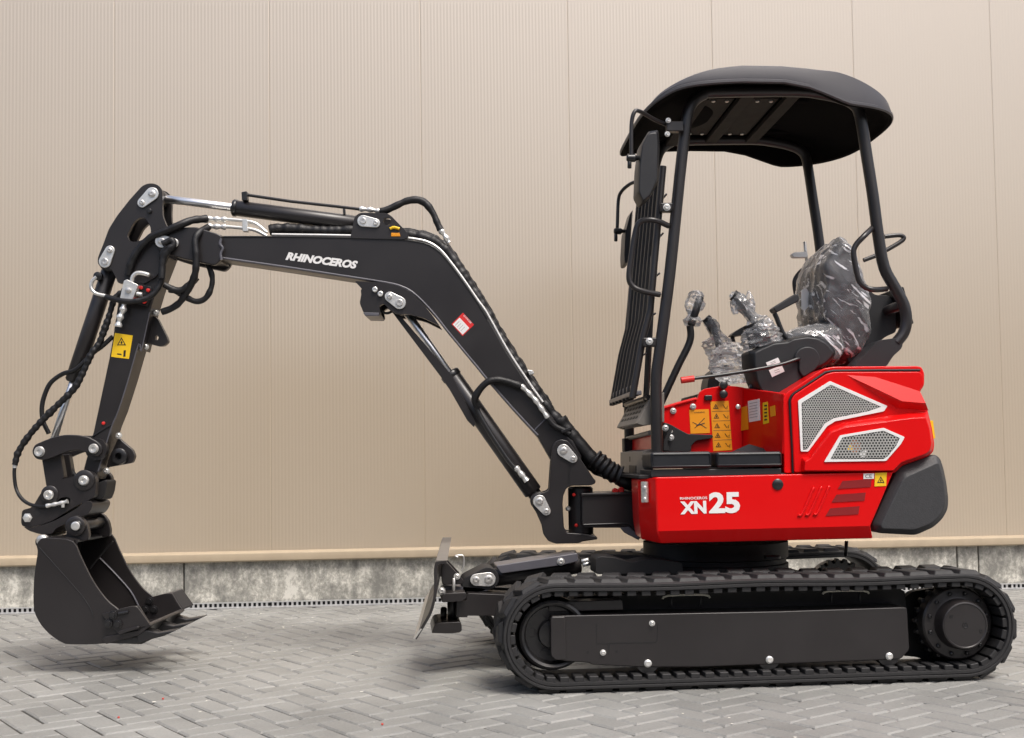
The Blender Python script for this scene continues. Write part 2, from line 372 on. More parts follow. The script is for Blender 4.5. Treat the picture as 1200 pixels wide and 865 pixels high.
def wbox(name, x0, x1, y0, y1, z0, z1, mat, parent, bev=.002):
    vs_ = [Vector((x, y, z)) for x in (x0, x1) for y in (y0, y1) for z in (z0, z1)]
    return mk(name, vs_, [[0,1,3,2],[4,6,7,5],[0,4,5,1],[2,3,7,6],[0,2,6,4],[1,5,7,3]], mat, parent, bev=bev)
wbox('wall_core', XL, XR, DW+.02, DW+.12, .31, Z1, 'joint_sand', wall, 0)
# base flashing: bent strip with a drip edge
fp = [(-.001, .362), (-.028, .348), (-.030, .344), (-.030, .302), (-.024, .294), (.03, .296), (.03, .362)]
mk('base_flashing', [Vector((x, DW+a, b)) for x in (XL, XR) for a, b in fp], [[i, (i+1) % 7, 7+(i+1) % 7, 7+i] for i in range(7)]+[list(range(7)), list(range(13, 6, -1))], 'flashing', wall, bev=.002)
jx = [XL, wx(-420, 690).x, wx(215, 690).x, wx(1123, 665).x, wx(1148, 665).x, wx(1148, 665).x+5.4]
for a, b in zip(jx, jx[1:]):
    wbox('footing_block', a+.004, b-.004, DW+.012, DW+.16, -.1, .305, 'concrete', wall, .006)
wbox('footing_core', XL, XR, DW+.04, DW+.15, -.1, .30, 'joint_sand', wall, 0)
# slotted galvanised strip along the foot of the footing
drain = empty('slotted_strip', (SEAM0, DW-.02, 0), 'low galvanised slotted strip along the foot of the beige wall', 'drain'); WPOS[drain.name] = drain.location.copy()
gv, gf = [], []
def addbox(V_, F_, x0, x1, y0, y1, z0, z1):
    b = len(V_); V_ += [Vector((x, y, z)) for x in (x0, x1) for y in (y0, y1) for z in (z0, z1)]
    F_ += [[b+i for i in f] for f in ([0,1,3,2],[4,6,7,5],[0,4,5,1],[2,3,7,6],[0,2,6,4],[1,5,7,3])]
addbox(gv, gf, -.4985, .4985, 0, .004, .0, .007); addbox(gv, gf, -.4985, .4985, -.0, .03, .029, .034); addbox(gv, gf, -.4985, .4985, -.03, .0, -.002, .003)
for i in range(32):
    x = -.4985+.031*i+.005; addbox(gv, gf, x, x+.014, .0005, .0035, .007, .029)
gm = bpy.data.meshes.new('grate'); gm.from_pydata(gv, [], gf); gm.materials.append(MAT['galvanised'])
for k in range(-7, 11): link('grate', gm, Vector((SEAM0+k+.5, DW-.03, 0)), drain)
wbox('channel', XL, XR, DW-.008, DW+.011, -.02, .028, 'drain_dark', drain, 0)
# ground sheet and pavers
gs = mk('ground', [Vector((x, y, -.05)) for x, y in ((-300, -300), (300, -300), (300, 300), (-300, 300))], [[0, 1, 2, 3]], 'joint_sand', None, smooth=False); gs['kind'] = 'structure'
pav = mk('pavement', [Vector((x, y, -.0075)) for x, y in ((-14, -10), (16, -10), (16, DW-.006), (-14, DW-.006))], [[0, 1, 2, 3]], 'joint_sand', None, smooth=False); pav['kind'] = 'structure'
PL, PWD, J_ = .214, .107, .007
def paver_geo():
    l, w, h, cc = PL/2-J_/2, PWD/2-J_/2, .018, .008
    vs_ = [(-l, -w, -h), (l, -w, -h), (l, w, -h), (-l, w, -h), (-l, -w, -.006), (l, -w, -.006), (l, w, -.006), (-l, w, -.006),
           (-l+cc, -w+cc, 0), (l-cc, -w+cc, 0), (l-cc, w-cc, 0), (-l+cc, w-cc, 0)]
    fs = [[8, 9, 10, 11]] + [[a+i, a+(i+1) % 4, a+4+(i+1) % 4, a+4+i] for a in (0, 4) for i in range(4)]
    return vs_, fs
pv, pf = paver_geo(); pme = bpy.data.meshes.new('paver'); pme.from_pydata(pv, [], pf); pme.materials.append(MAT['paver'])
th = math.radians(31.5); ct, st_ = math.cos(th), math.sin(th); ox, oy = .4, 5.0
cand = []
for n_ in range(-140, 141):
    for m_ in range(-70, 71):
        bx, by = n_+2*m_, n_-2*m_
        for kind in (0, 1):
            gx, gy = (bx+1, by+.5) if kind == 0 else (bx+.5, by+2)
            X, Y = ox+(gx*ct-gy*st_)*PWD, oy+(gx*st_+gy*ct)*PWD
            if -6.5 < X < 7.5 and 1.2 < Y < DW+.05: cand.append((X, Y, kind))
def projx(q):
    d = q-CAM; z = d.dot(FW); return (CXP+FPX*d.dot(RT)/z, CYP-FPX*d.dot(UP)/z, z) if z > .1 else (-9, -9, 1)
def vis(X, Y):
    a = projx(Vector((X, Y, 0)))
    if not (-20 < a[0] < 1220 and a[1] < 880): return False
    return not (600 < a[0] < 1180 and Y > 4.7)
cand.sort(key=lambda q: (not vis(q[0], q[1]), q[1]))
sv, sf = [], []
for i, (X, Y, kind) in enumerate(cand):
    rot = th + (math.pi/2 if kind else 0) + R_.uniform(-.006, .006); dz = R_.uniform(-.0022, .0012); tx, ty = R_.uniform(-.006, .006), R_.uniform(-.006, .006)
    if i < 300:
        o = link('paver', pme, Vector((X, Y, dz)), pav); o.rotation_euler = (tx, ty, rot)
        o.location = Vector((X, Y, dz)) - pav.location
    else:
        cr, sr = math.cos(rot), math.sin(rot); b = len(sv)
        cut = Y > DW-.22
        for x, y, z in pv:
            yy = Y+x*sr+y*cr
            sv.append(Vector((X+x*cr-y*sr, min(yy, DW-.062) if cut else yy, z+dz+x*tx*.5)))
        sf += [[b+k for k in f] for f in pf]
o = mk('pavers', sv, sf, 'paver', pav, smooth=False, recalc=False); o['kind'] = 'stuff'
# litter on the paving
lv, lf = [], []
for i in range(520):
    X = R_.uniform(-3.6, 5); Y = 7.7-abs(R_.gauss(0, 1))*1.5 if R_.random() < .8 else R_.uniform(3.4, 7.6)
    if Y < 3.3: continue
    s = R_.uniform(.003, .009); a = R_.uniform(0, 6.28); b = len(lv); ph = [R_.uniform(.6, 1.2) for _ in range(5)]
    for k in range(5): lv.append(Vector((X+s*ph[k]*math.cos(a+k*1.2566), Y+s*ph[k]*math.sin(a+k*1.2566)*.8, .0016+.0016*R_.random())))
    lv.append(Vector((X, Y, .0035))); lf += [[b+k, b+(k+1) % 5, b+5] for k in range(5)]
o = mk('fallen_petals', lv, lf, 'petal', None, smooth=False, recalc=False); tag(o, 'tiny pale petals scattered over the grey paving near the wall', 'litter', kind='stuff')
def leaf(px, py, s, a, mat, name, label, cat):
    d = ray(px, py); q = CAM + d*(-CAM_H/d.z); vs_ = []; fs = []
    for i in range(7):
        t_ = i/6; w_ = math.sin(math.pi*t_)**.7*.36*s+.0005
        for k, sg in enumerate((-1, 0, 1)):
            x, y = (t_-.5)*s, sg*w_; vs_.append(Vector((q.x+x*math.cos(a)-y*math.sin(a), q.y+x*math.sin(a)+y*math.cos(a), .006+.25*abs(y)+.2*s*(t_-.5)**2+ (.012 if t_ > .8 else 0))))
    for i in range(6):
        for k in range(2): b = i*3+k; fs.append([b, b+1, b+4, b+3])
    o = mk(name, vs_, fs, mat, None); tag(o, label, cat); return o
leaf(36, 716, .05, .4, 'leaf', 'fallen_leaf', 'small yellow fallen leaf on the paving left of the bucket', 'leaf')
for i, (px, py, where) in enumerate(((191, 820, 'below the bucket'), (139, 842, 'in the lower left corner'), (448, 850, 'at the lower edge, left of the track'))):
    d = ray(px, py); q = CAM + d*(-CAM_H/d.z)
    o = lathe('berry', q+Vector((0, 0, 0)), Vector((0, 0, 1)), [(.0, .002), (.002, .0042), (.005, .0045), (.0075, .003), (.008, .001)], 'berry', None, seg=10)
    tag(o, 'tiny red berry lying on the grey paving '+where, 'berry', 'berries on the paving')

# unseen building added behind the camera: blocks low sky, darkens the wall's reflection
ob = empty('unseen_building', (1, -15, 0), 'unseen low grey hall added behind the camera to darken reflections', 'building'); WPOS[ob.name] = ob.location.copy()
wbox('facade_wall', -32, 34, -25, -15, 0, 5.6, 'facade', ob, 0); wbox('roof_edge', -32.2, 34.2, -25.2, -14.8, 5.6, 5.95, 'glass_dark', ob, .02)
for k in range(13):
    w_ = wbox('window', -29+k*4.9, -26.4+k*4.9, -15.03, -14.98, 3.7, 4.8, 'glass_dark', ob, 0)
for k in range(4): wbox('roller_door', -24+k*15, -20+k*15, -15.05, -14.98, .05, 3.4, 'grey_paint', ob, 0)

# ------------------------------------------------------------------ the excavator: undercarriage
EX = empty('mini_excavator', (sx, YC, 0), 'red and black mini excavator with open canopy, standing on the grey paving', 'excavator'); WPOS[EX.name] = EX.location.copy()
RB = .207; LUG = .017; CW = RB+LUG
def track(side):
    near = side < 0
    v_out, v_in = (-.79, -.49) if near else (.79, .49)
    ui, us = BF.pt((651, 747), -.79)[0], BF.pt((1133, 737), -.79)[0]
    va, vb = min(v_out, v_in), max(v_out, v_in)
    # centre line of the belt's outer surface
    Ltop = us-ui; arc = math.pi*RB; TOT = 2*Ltop+2*arc
    def at(s, off=0):
        s %= TOT; r = RB+off
        if s < Ltop: x = s/Ltop; sag = -.012*math.sin(math.pi*x*2)**2*.5; return (ui+s, CW+r+sag), 0.0
        s -= Ltop
        if s < arc: a = s/RB; return (us+r*math.sin(a), CW+r*math.cos(a)), a
        s -= arc
        if s < Ltop: return (us-s, CW-r), math.pi
        s -= Ltop; a = s/RB; return (ui-r*math.sin(a), CW-r*math.cos(a)), math.pi+a
    n = 168; rings = []
    sec = [(0, -.002), (.0, -.010), (.004, -.013), (.0, -.016), (0, -.026), (.012, -.030), (.30-.012, -.030), (.30, -.026), (.30, 0), (.286, .004), (.010, .004)]
    for i in range(n):
        s = TOT*i/n; ring = []
        for dv, of in sec:
            (u, w), a = at(s, of); ring.append(BF.w((u, va+dv, w)))
        rings.append(ring)
    k = len(sec); vs_ = [v for r_ in rings for v in r_]
    fs = [[i*k+j, i*k+(j+1) % k, ((i+1) % n)*k+(j+1) % k, ((i+1) % n)*k+j] for i in range(n) for j in range(k)]
    belt = mk('track_belt', vs_, fs, 'rubber', EX, ang=50)
    belt['label'] = 'black rubber track on the near side' if near else 'black rubber track on the far side'
    # tread lugs: two staggered rows of chevron blocks, one mesh shared
    nl = 44; pitch = TOT/nl
    def lugmesh(sg):
        pr = [(-.045, 0), (-.037, LUG), (.034, LUG), (.044, 0)]; vs2 = []
        for v, sk in ((.0 if sg < 0 else .01, -.012), (.135 if sg < 0 else .15, .016)):
            for u, w in pr: vs2.append(Vector((u+sk, sg*v, w if w == 0 else w)))
        vs2[1].y += sg*.006; vs2[2].y += sg*.006; vs2[5].y -= sg*.010; vs2[6].y -= sg*.010
        me = bpy.data.meshes.new('tread_lug'); me.from_pydata(vs2, [], [[0,1,2,3],[7,6,5,4],[0,4,5,1],[1,5,6,2],[2,6,7,3]])
        bm = bmesh.new(); bm.from_mesh(me); bmesh.ops.recalc_face_normals(bm, faces=bm.faces)
        bmesh.ops.bevel(bm, geom=[e for e in bm.edges if len(e.link_faces) == 2], offset=.0025, segments=1, affect='EDGES'); bm.to_mesh(me); bm.free()
        me.materials.append(MAT['rubber']); return me
    mid = (va+vb)/2
    for sg, ph in ((-1, 0), (1, .5)):
        lm = lugmesh(sg)
        for i in range(nl):
            (u, w), a = at(TOT*((i+ph)/nl), .002)
            o = link('tread_lug', lm, BF.w((u, mid+sg*.004, w)), belt); o.rotation_euler = (0, a, 0)
    # drive lugs on the inside
    nd = 80; dm = bpy.data.meshes.new('drive_lug')
    b_ = bmesh.new(); bmesh.ops.create_cube(b_, size=1); bmesh.ops.scale(b_, vec=(.037, .10, .021), verts=b_.verts); bmesh.ops.bevel(b_, geom=b_.edges[:], offset=.0025, segments=1, affect='EDGES'); b_.to_mesh(dm); b_.free(); dm.materials.append(MAT['rubber'])
    if near:
        for i in range(nd):
            (u, w), a = at(TOT*(i+.3)/nd, -.038); o = link('drive_lug', dm, BF.w((u, va+.058, w)), belt); o.rotation_euler = (0, a, 0)
    vm = (va+vb)/2; sgn = -1 if near else 1
    ax = BF.V*sgn                                        # points outward
    # idler
    ic = BF.w((ui, vm, CW)); sc_ = BF.w((us, vm, CW))
    idl = lathe('idler_wheel', ic - ax*.10, ax, [(0, .04), (0, .138), (.075, .138), (.085, .150), (.125, .150), (.135, .138), (.185, .138), (.19, .128), (.185, .118), (.150, .108), (.145, .06), (.165, .055), (.17, .02)], 'black_satin', EX, seg=48)
    for k_ in range(5):
        a = k_*2*math.pi/5+.55
        lathe('idler_hole', ic+ax*.0462+BF.U*.082*math.cos(a)+Vector((0, 0, .082*math.sin(a))), ax, [(0, .02), (.002, .02), (.0022, .017), (.0005, .016)], 'black_matte', idl, seg=18)
    # sprocket with teeth, motor hub
    sp = []; ns = 21
    tv, tf = [], []
    for i in range(ns*4):
        a = 2*math.pi*i/(ns*4); r = (.138, .160, .160, .138)[i % 4]
        for d in (-.018, .018): tv.append(sc_ + ax*d + BF.U*r*math.cos(a) + Vector((0, 0, r*math.sin(a))))
    N4 = ns*4; tf = [[2*i, 2*((i+1) % N4), 2*((i+1) % N4)+1, 2*i+1] for i in range(N4)] + [list(range(0, 2*N4, 2)), list(range(1, 2*N4, 2))]
    mk('sprocket', tv, tf, 'black_satin', EX, bev=.002)
    hub = lathe('drive_motor', sc_ + ax*.01, ax, [(0, .05), (0, .150), (.055, .150), (.062, .143), (.064, .112), (.066, .104), (.118, .101), (.128, .0955), (.130, .090), (.127, .087), (.128, .03), (.128, .0)], 'black', EX, seg=56)
    for k_ in range(12):
        a = 2*math.pi*(k_+.5)/12; lathe('bolt', sc_+ax*.074+BF.U*.127*math.cos(a)+Vector((0, 0, .127*math.sin(a))), ax, [(0, .0085), (.009, .0085), (.011, .006), (.008, .004)], 'black_satin', hub, seg=6)
    for a in (2.55, -.35): lathe('plug', sc_+ax*.1385+BF.U*.07*math.cos(a)+Vector((0, 0, .07*math.sin(a))), ax, [(0, .007), (.001, .007), (.0012, .005), (-.002, .004)], 'black_matte', hub, seg=12)
    lathe('hub_emblem', sc_+ax*.138, ax, [(0, .012), (.0015, .012), (.0015, .009), (.0002, .008)], 'black_satin', hub, seg=20)
    # side frame
    if near:
        fr_ = plate('track_frame', BF, c('I', 556,366, 612,364)+c('J', 300,336, 745,321, 768,322, 777,478, 745,514, 0,543)+c('I', 880,546, 700,537, 690,530, 600,525, 560,505), -.745, -.54, 'black', EX, r=3, bev=.005)
        plate('front_cap', BF, c('I', 556,370, 608,368, 612,520, 575,522, 557,505), -.757, -.7445, 'black', fr_, r=3, bev=.004)
        plate('upper_rail', BF, c('I', 548,330, 560,318, 808,308, 812,345, 550,352), -.70, -.60, 'black', fr_, r=2, bev=.004)
        plate('motor_mount', BF, c('J', 740,300, 790,262, 900,245, 1010,300, 1040,420, 960,515, 860,525, 800,505, 740,500), -.545, -.50, 'black_matte', fr_, r=4)
        plate('top_frame', BF, c('I', 640,300, 900,285)+c('J', 0,262, 730,248, 760,262, 768,330, 0,352)+c('I', 560,352), -.60, -.50, 'black_matte', fr_, bev=.004)
        wl = plate('cover_seam', BF, c('I', 716,392, 719,392, 719,462, 762,462, 762,460, 925,457, 930,448, 932,390, 934,390, 932,452, 926,460, 765,463, 762,498, 759,498, 760,464, 716,464), -.7465, -.7452, 'black_matte', fr_, bev=0)
        for p in c('I', 912,391, 740,494): bolt(BF, p, -.746, .0085, 'zinc', fr_)
        for p in c('I', 897,532)+c('J', 257,515, 700,502):
            lathe('roller_shaft', BF.wp(p, -.744), -BF.V, [(0, .0155), (.006, .0155), (.007, .013), (.011, .013), (.013, .010), (.012, .005)], 'zinc', fr_, seg=18)
            lathe('track_roller', BF.w((BF.pt(p, -.744)[0], -.74, .11)), BF.V, [(0, .03), (0, .048), (.05, .048), (.06, .038), (.13, .038), (.14, .048), (.2, .048), (.2, .03)], 'black_satin', EX, seg=24)
        for p in c('I', 586,497, 686,494, 788,491): lathe('bolt_hole', BF.wp(p, -.7458), -BF.V, [(0, .006), (.0006, .006), (.0006, .005), (-.002, .005)], 'black_matte', fr_, seg=12)
        for q in (c('I', 950,306, 968,294, 1095,291, 1116,302), c('J', 455,273, 475,262, 605,260, 626,271)):
            tpx('pale_strip', BF, q, -.66, .0045, 'cream_metal', fr_, n=2, seg=8)  # pale strips drawn for the lit upper edges of the frame openings
            for p in (q[1], q[2]): rod('strip_post', BF.wp((p[0]+4*(1 if p is q[1] else -1), p[1]+1), -.655), BF.wp((p[0]+4*(1 if p is q[1] else -1), p[1]+14), -.655), .005, 'black_satin', fr_, seg=8)
    else:
        boxw('track_frame', BF, ui+.05, us-.17, .54, .74, .11, .30, 'black_matte', EX)
track(-1); track(1)
# cross frame and slew ring
boxw('undercarriage_frame', BF, -.42, .42, -.56, .56, .25, .385, 'black_matte', EX, bev=.01)
cf = BF.w((0, 0, .385))
lathe('slew_ring', cf, Vector((0, 0, 1)), [(0, .30), (.0, .335), (.05, .335), (.055, .325), (.075, .325), (.08, .335), (.15, .335), (.15, .3)], 'black_matte', EX, seg=64)
plate('frame_wing', BF, c('Y', 690,170, 720,160, 800,165, 900,195, 1000,175, 1100,180, 1200,200, 1200,265, 690,265), -.45, -.30, 'black_matte', EX, r=4)
lathe('grease_cap', BF.wp(c('V', 1000,622)[0], -.40), Vector((0, 0, 1)), [(0, .012), (.002, .036), (.012, .036), (.016, .03)], 'black_satin', EX, seg=24)
rod('stop_pin', UF.wp((992, 634), -.35), UF.wp((991, 652), -.35), .008, 'black_satin', EX)
# ---- dozer blade
bl = EX
def sm(pts, n=4): return [(q.x, q.y) for q in catmull([Vector((*p, 0)) for p in pts], n)]
bp_ = sm(c('T', 97,790, 160,682, 205,598, 232,500, 238,400, 237,300, 246,250, 262,236, 330,230))
bp2 = list(reversed(sm(c('T', 112,800, 178,692, 224,606, 252,500, 259,400, 258,305, 264,266, 280,254, 330,250))))
A_ = [BF.pt(p, -.75) for p in bp_+bp2]
rings = []
for v, du in ((-.75, 0), (-.74, .0005), (.66, .076), (.67, .0765)):
    rings.append([BF.w((q[0]+du, v, q[2])) for q in A_])
blade = loft('dozer_blade', rings, 'black', EX, ang=40)
# blade's top lip, brownish grey to paint in the wall's reflection
lip = [BF.pt(p, -.75) for p in c('T', 246,246, 254,228, 336,226, 332,240)]
loft('blade_lip', [[BF.w((q[0]+.0, v, q[2])) if v < 0 else BF.w((q[0]+.076, v, q[2])) for q in lip] for v in (-.748, .668)], 'grey_panel', blade)
e_ = c('T', 100,797, 90,792, 140,720, 152,724)
q_ = [BF.pt(p, -.75) for p in e_]
loft('cutting_edge', [[BF.w((q[0], -.752, q[2])) for q in q_], [BF.w((q[0]+.076, .672, q[2])) for q in q_]], 'steel', blade, ang=30)
plate('blade_rib', BF, c('T', 292,262, 330,238, 415,330, 455,375, 440,400, 296,405), -.24, -.20, 'black', blade, r=4)
plate('blade_rib', BF, c('T', 292,262, 330,238, 415,330, 455,375, 440,400, 296,405), .08, .12, 'black', blade, r=4, ref=-.27)
plate('pivot_plate', BF, c('T', 298,468, 470,458, 478,500, 440,525, 300,532, 292,520), -.34, .0, 'black', blade, r=8)
plate('pivot_plate', BF, c('T', 222,748, 246,680, 438,672, 440,735, 425,750, 350,758, 225,754), -.30, .0, 'black', blade, r=8)
plate('pivot_plate', BF, c('T', 310,407, 600,430, 640,445, 520,460, 310,442), -.20, .0, 'grey_paint', blade, r=5)
qa, qb = BF.wp(c('T', 375,700)[0], -.16), BF.wp(c('T', 375,420)[0], -.16); rod('pivot_pin', Vector((qa.x, qa.y, qa.z)), Vector((qa.x, qa.y, qb.z)), .024, 'black_satin', blade)
rod('pivot_tube', BF.wp(c('T', 285,610)[0], -.12), BF.wp(c('T', 330,612)[0], -.12), .03, 'black', blade)
bolt(BF, c('T', 290,448)[0], -.27, .013, 'zinc', blade)
bolt(BF, c('T', 405,342)[0], -.245, .010, 'zinc', blade)
rod('retaining_pin', BF.wp(c('T', 380,455)[0], -.25), BF.wp(c('T', 382,355)[0], -.25), .007, 'zinc', blade)
tube('retaining_ring', [BF.wp(p, -.05) for p in c('T', 412,205, 392,195, 425,190, 452,200, 452,270, 440,300)], .004, 'zinc', blade)
arm_ = plate('blade_arm', BF, c('T', 400,640, 402,520, 470,520, 480,465, 800,478, 1150,510, 1150,660, 800,640, 640,628, 480,628, 482,640), -.28, -.10, 'black', EX, r=2)
plate('blade_arm', BF, c('T', 480,470, 800,480, 1150,512, 1150,660, 480,630), .05, .22, 'black', EX, r=2, ref=-.28)
cl = plate('cylinder_guard', BF, c('Y', 105,216, 585,140, 590,190, 500,212, 135,262), -.17, .02, 'grey_paint', EX, r=3, bev=.006)
bolt(BF, c('Y', 486,190)[0], -.172, .012, 'zinc', cl)
bc = rod('blade_cylinder', BF.wp(c('Y', 90,285)[0], -.08), BF.wp(c('Y', 600,205)[0], -.08), .042, 'black', EX)
plate('cylinder_lug', BF, hull2(c('Y', 60,290)[0], 13, c('Y', -40,330)[0], 11)+[], -.20, .02, 'black_matte', EX)
lockplate(BF, c('I', 338,237)[0], c('I', 294,239)[0], 8.3, 7.0, -.215, bc)
plate('cylinder_lug', BF, hull2(c('Y', 760,210)[0], 13, c('Y', 1000,250)[0], 18), -.19, .02, 'black_matte', EX)
lockplate(BF, c('Y', 783,208)[0], c('Y', 715,185)[0], 6.5, 4.5, -.20, bc)
for p in c('Y', 605,190, 615,210): rod('hose_fitting', BF.wp(p, -.15), BF.wp((p[0]+9, p[1]-2), -.15), .010, 'zinc', bc, seg=8)
tpx('blade_hose', BF, c('Y', 650,200, 690,180, 740,175, 800,210, 900,250), -.17, .011, 'hose', EX)

# ------------------------------------------------------------------ upper structure
VS = -.66
skirt_levels = [
 [(c('V', 145,118)[0], -.565), (c('V', 262,104)[0], VS), (c('H', 935,380)[0], VS)],
 [(c('V', 158,400)[0], -.565), (c('V', 270,446)[0], VS), (c('H', 858,561)[0], VS)],
 [(c('V', 170,497)[0], -.545), (c('V', 292,525)[0], -.625), (c('H', 866,603)[0], -.625)]]
rings = []
for lv_ in skirt_levels:
    pts = [UF.pt(p, v) for p, v in lv_]; w = pts[0][2]
    pts.append(Vector((pts[2][0], -.26, pts[2][2]))); pts.append(Vector((pts[0][0]+.02, -.26, pts[0][2])))
    rings.append([UF.w(q) for q in pts])
skirt = loft('side_skirt', rings, 'red', EX, bev=.006, seg=3, ang=25)
rings2 = [[UF.w((q0.dot(UF.U), 0, 0)) for q0 in r_] for r_ in rings]
# platform beneath cab and hood (mirrored far half included)
u0 = UF.pt((772, 600), VS)[0]; u1 = UF.pt((1020, 600), VS)[0]; wtop = UF.pt((890, 556), VS)[2]; wbot = UF.pt((890, 634), -.62)[2]
boxw('platform', UF, u0+.03, u1, -.25, .62, wbot+.01, wtop-.01, 'black_matte', EX)
text('model_lettering', 'XN', UF, c('V', 418,340)[0], c('V', 584,334)[0], VS-.002, 15, 'white', skirt, off=.05)
text('model_lettering', '25', UF, c('V', 600,335)[0], c('V', 797,331)[0], VS-.002, 25, 'white', skirt, off=.042)
text('brand_lettering', 'RHINOCEROS', UF, c('V', 416,247)[0], c('V', 588,243)[0], VS-.002, 3.0, 'white', skirt, off=.02)
lathe('lock_cap', UF.wp(c('V', 1034,150)[0], VS), -UF.V, [(0, .023), (.004, .023), (.007, .019), (.008, .005)], 'black_satin', skirt, seg=24)
for k_ in range(3):
    dx, dy = (0, -20.5, -41)[k_], (0, 45.5, 91)[k_]
    plate('vent', UF, c('H', 748+dx,437+dy, 764+dx,411+dy, 862+dx,404+dy, 858+dx,431+dy), VS-.0025, VS-.001, 'red_mesh', skirt, bev=0)
    a = (0, 25, 52)[k_]
    tpx('pressed_rib', UF, c('H', 615+a,524-a*.06, 628+a,520-a*.06, 664+a,440-a*.1, 668+a,436-a*.1), VS-.002, .0058, 'red', skirt, n=3, seg=8)
hg = lathe('hinge', UF.wp(c('V', 193,265)[0], -.625), Vector((0, 0, 1)), [(0, .012), (.002, .016), (.085, .016), (.087, .012)], 'steel', skirt, seg=12)
for t_ in (.2, .8): rod('bolt', UF.wp(c('V', 193,265-t_*120)[0], -.645), UF.wp(c('V', 193,265-t_*120)[0], -.652), .007, 'zinc', hg, seg=8)
dec = plate('warning_decal', UF, c('H', 873,384, 912,382, 910,427, 871,429), VS-.0026, VS-.001, 'yellow', skirt, bev=0)
def tri(F, p, s, v, parent):
    x, y = p; o = [(x, y-s), (x+s*.95, y+s*.7), (x-s*.95, y+s*.7)]; i_ = [(x, y-s*.62), (x+s*.65, y+s*.5), (x-s*.65, y+s*.5)]
    plate('warning_triangle', F, o, v, v+.0006, 'ink', parent, holes=[i_], bev=0)
    plate('warning_symbol', F, [(x-s*.12, y+s*.38), (x-s*.2, y+s*.1), (x, y-s*.3), (x+s*.22, y+s*.05), (x+s*.12, y+s*.38)], v, v+.0006, 'ink', parent, bev=0)
tri(UF, c('H', 892,408)[0], 4.6, VS-.0034, dec)
dw_ = plate('label_decal', UF, c('H', 834,386, 870,385, 869,403, 834,404), VS-.0024, VS-.001, 'white', skirt, bev=0)
text('label_print', 'CE', UF, c('H', 840,401)[0], c('H', 862,400)[0], VS-.003, 4, 'ink', dw_)
# counterweight
cb = c('H', 860,560, 942,382, 956,362, 1074,321, 1090,334, 1102,370, 1112,420, 1118,470, 1116,505, 1100,535, 1070,565, 1010,592, 880,585)
ctp = c('H', 893,560, 965,412, 976,398, 1080,351, 1086,354, 1095,385, 1103,425, 1107,470, 1104,500, 1090,526, 1062,552, 1006,574, 900,570)
cb_l = [UF.pt(p, -.622) for p in rc(cb, 5, 4)]; ct_l = [UF.pt(p, -.655) for p in rc(ctp, 5, 4)]
um = min(q[0] for q in cb_l); ux = max(q[0] for q in cb_l)
def bulge(q, v, k): return UF.w((um+(q[0]-um)*k, v, q[2]))
rings = [[UF.w(q) for q in ct_l], [UF.w(q) for q in cb_l]]
for v, k in ((-.45, 1.09), (-.25, 1.15), (0, 1.18), (.25, 1.15), (.45, 1.09), (.60, 1.0)): rings.append([bulge(q, v, k) for q in cb_l])
rings.append([UF.w((q[0], .655, q[2])) for q in ct_l])
cw = loft('counterweight', rings, 'tail', EX, bev=.004, ang=30)
# hood
hb = rc(c('R', 96,735, 90,292, 112,254, 332,110, 392,100, 888,96, 916,104, 930,138, 930,210, 903,250, 934,312, 952,370, 975,460, 990,560, 985,606, 955,635, 800,690, 755,735), 3, 3)
hb_l = [UF.pt(p, -.625) for p in hb]
hm = min(q[0] for q in hb_l)
def hood_ring(v, k): return [UF.w((hm+(q[0]-hm)*k, v, q[2])) for q in hb_l]
hood = loft('hood', [hood_ring(-.625, 1), hood_ring(-.60, 1.018), hood_ring(-.45, 1.07), hood_ring(0, 1.10), hood_ring(.45, 1.07), hood_ring(.6, 1.018), hood_ring(.625, 1)], 'red', EX, bev=.008, seg=3, ang=30)
# side door: dark shut line, sculpted panel, spoiler
plate('shut_line', UF, c('R', 128,738, 124,300, 142,264, 340,130, 390,118, 905,118, 932,150, 930,738), -.629, -.62, 'black_matte', hood, r=3, bev=0) if False else None
g1o = c('R', 180,303, 370,186, 712,335, 692,366, 400,426, 352,456, 240,606, 196,606)
door = plate('hood_door', UF, c('R', 156,730, 137,302, 156,268, 345,144, 392,131, 905,130, 926,152, 926,208, 902,246, 930,314, 945,368, 970,462, 984,560, 978,604, 950,632, 798,684, 752,730), -.640, -.622, 'red', hood, r=3, bev=.005)
tpx('door_gap', UF, c('R', 148,735, 146,600, 129,300, 138,278, 152,262, 342,134, 392,124, 700,122, 905,121), -.630, .0055, 'black_matte', hood, n=1, seg=6)
frustum('door_panel', UF, c('R', 196,728, 200,640, 236,640, 360,470, 445,436, 850,372, 950,368, 972,462, 986,560, 980,604, 950,632, 798,684, 752,728),
        c('R', 216,720, 222,665, 252,650, 378,492, 458,462, 852,408, 940,404, 962,470, 974,560, 966,596, 944,618, 792,672, 746,720), -.639, -.676, 'red', door, r=2, bev=.003)
fv = [UF.wp(p, v) for p, v in zip(c('R', 470,150, 640,162, 906,248, 940,318, 800,306, 770,348, 956,362, 905,246), (-.640, -.640, -.640, -.672, -.672, -.640, -.641, -.640))]
mk('door_facet', fv[:7], [[0, 1, 2, 3, 4], [0, 4, 5], [4, 3, 6, 5]], 'red', door, ang=5)
def inside(p, poly):
    x, y = p; r = False
    for i in range(len(poly)):
        (x1, y1), (x2, y2) = poly[i-1], poly[i]
        if (y1 > y) != (y2 > y) and x < (x2-x1)*(y-y1)/(y2-y1)+x1: r = not r
    return r
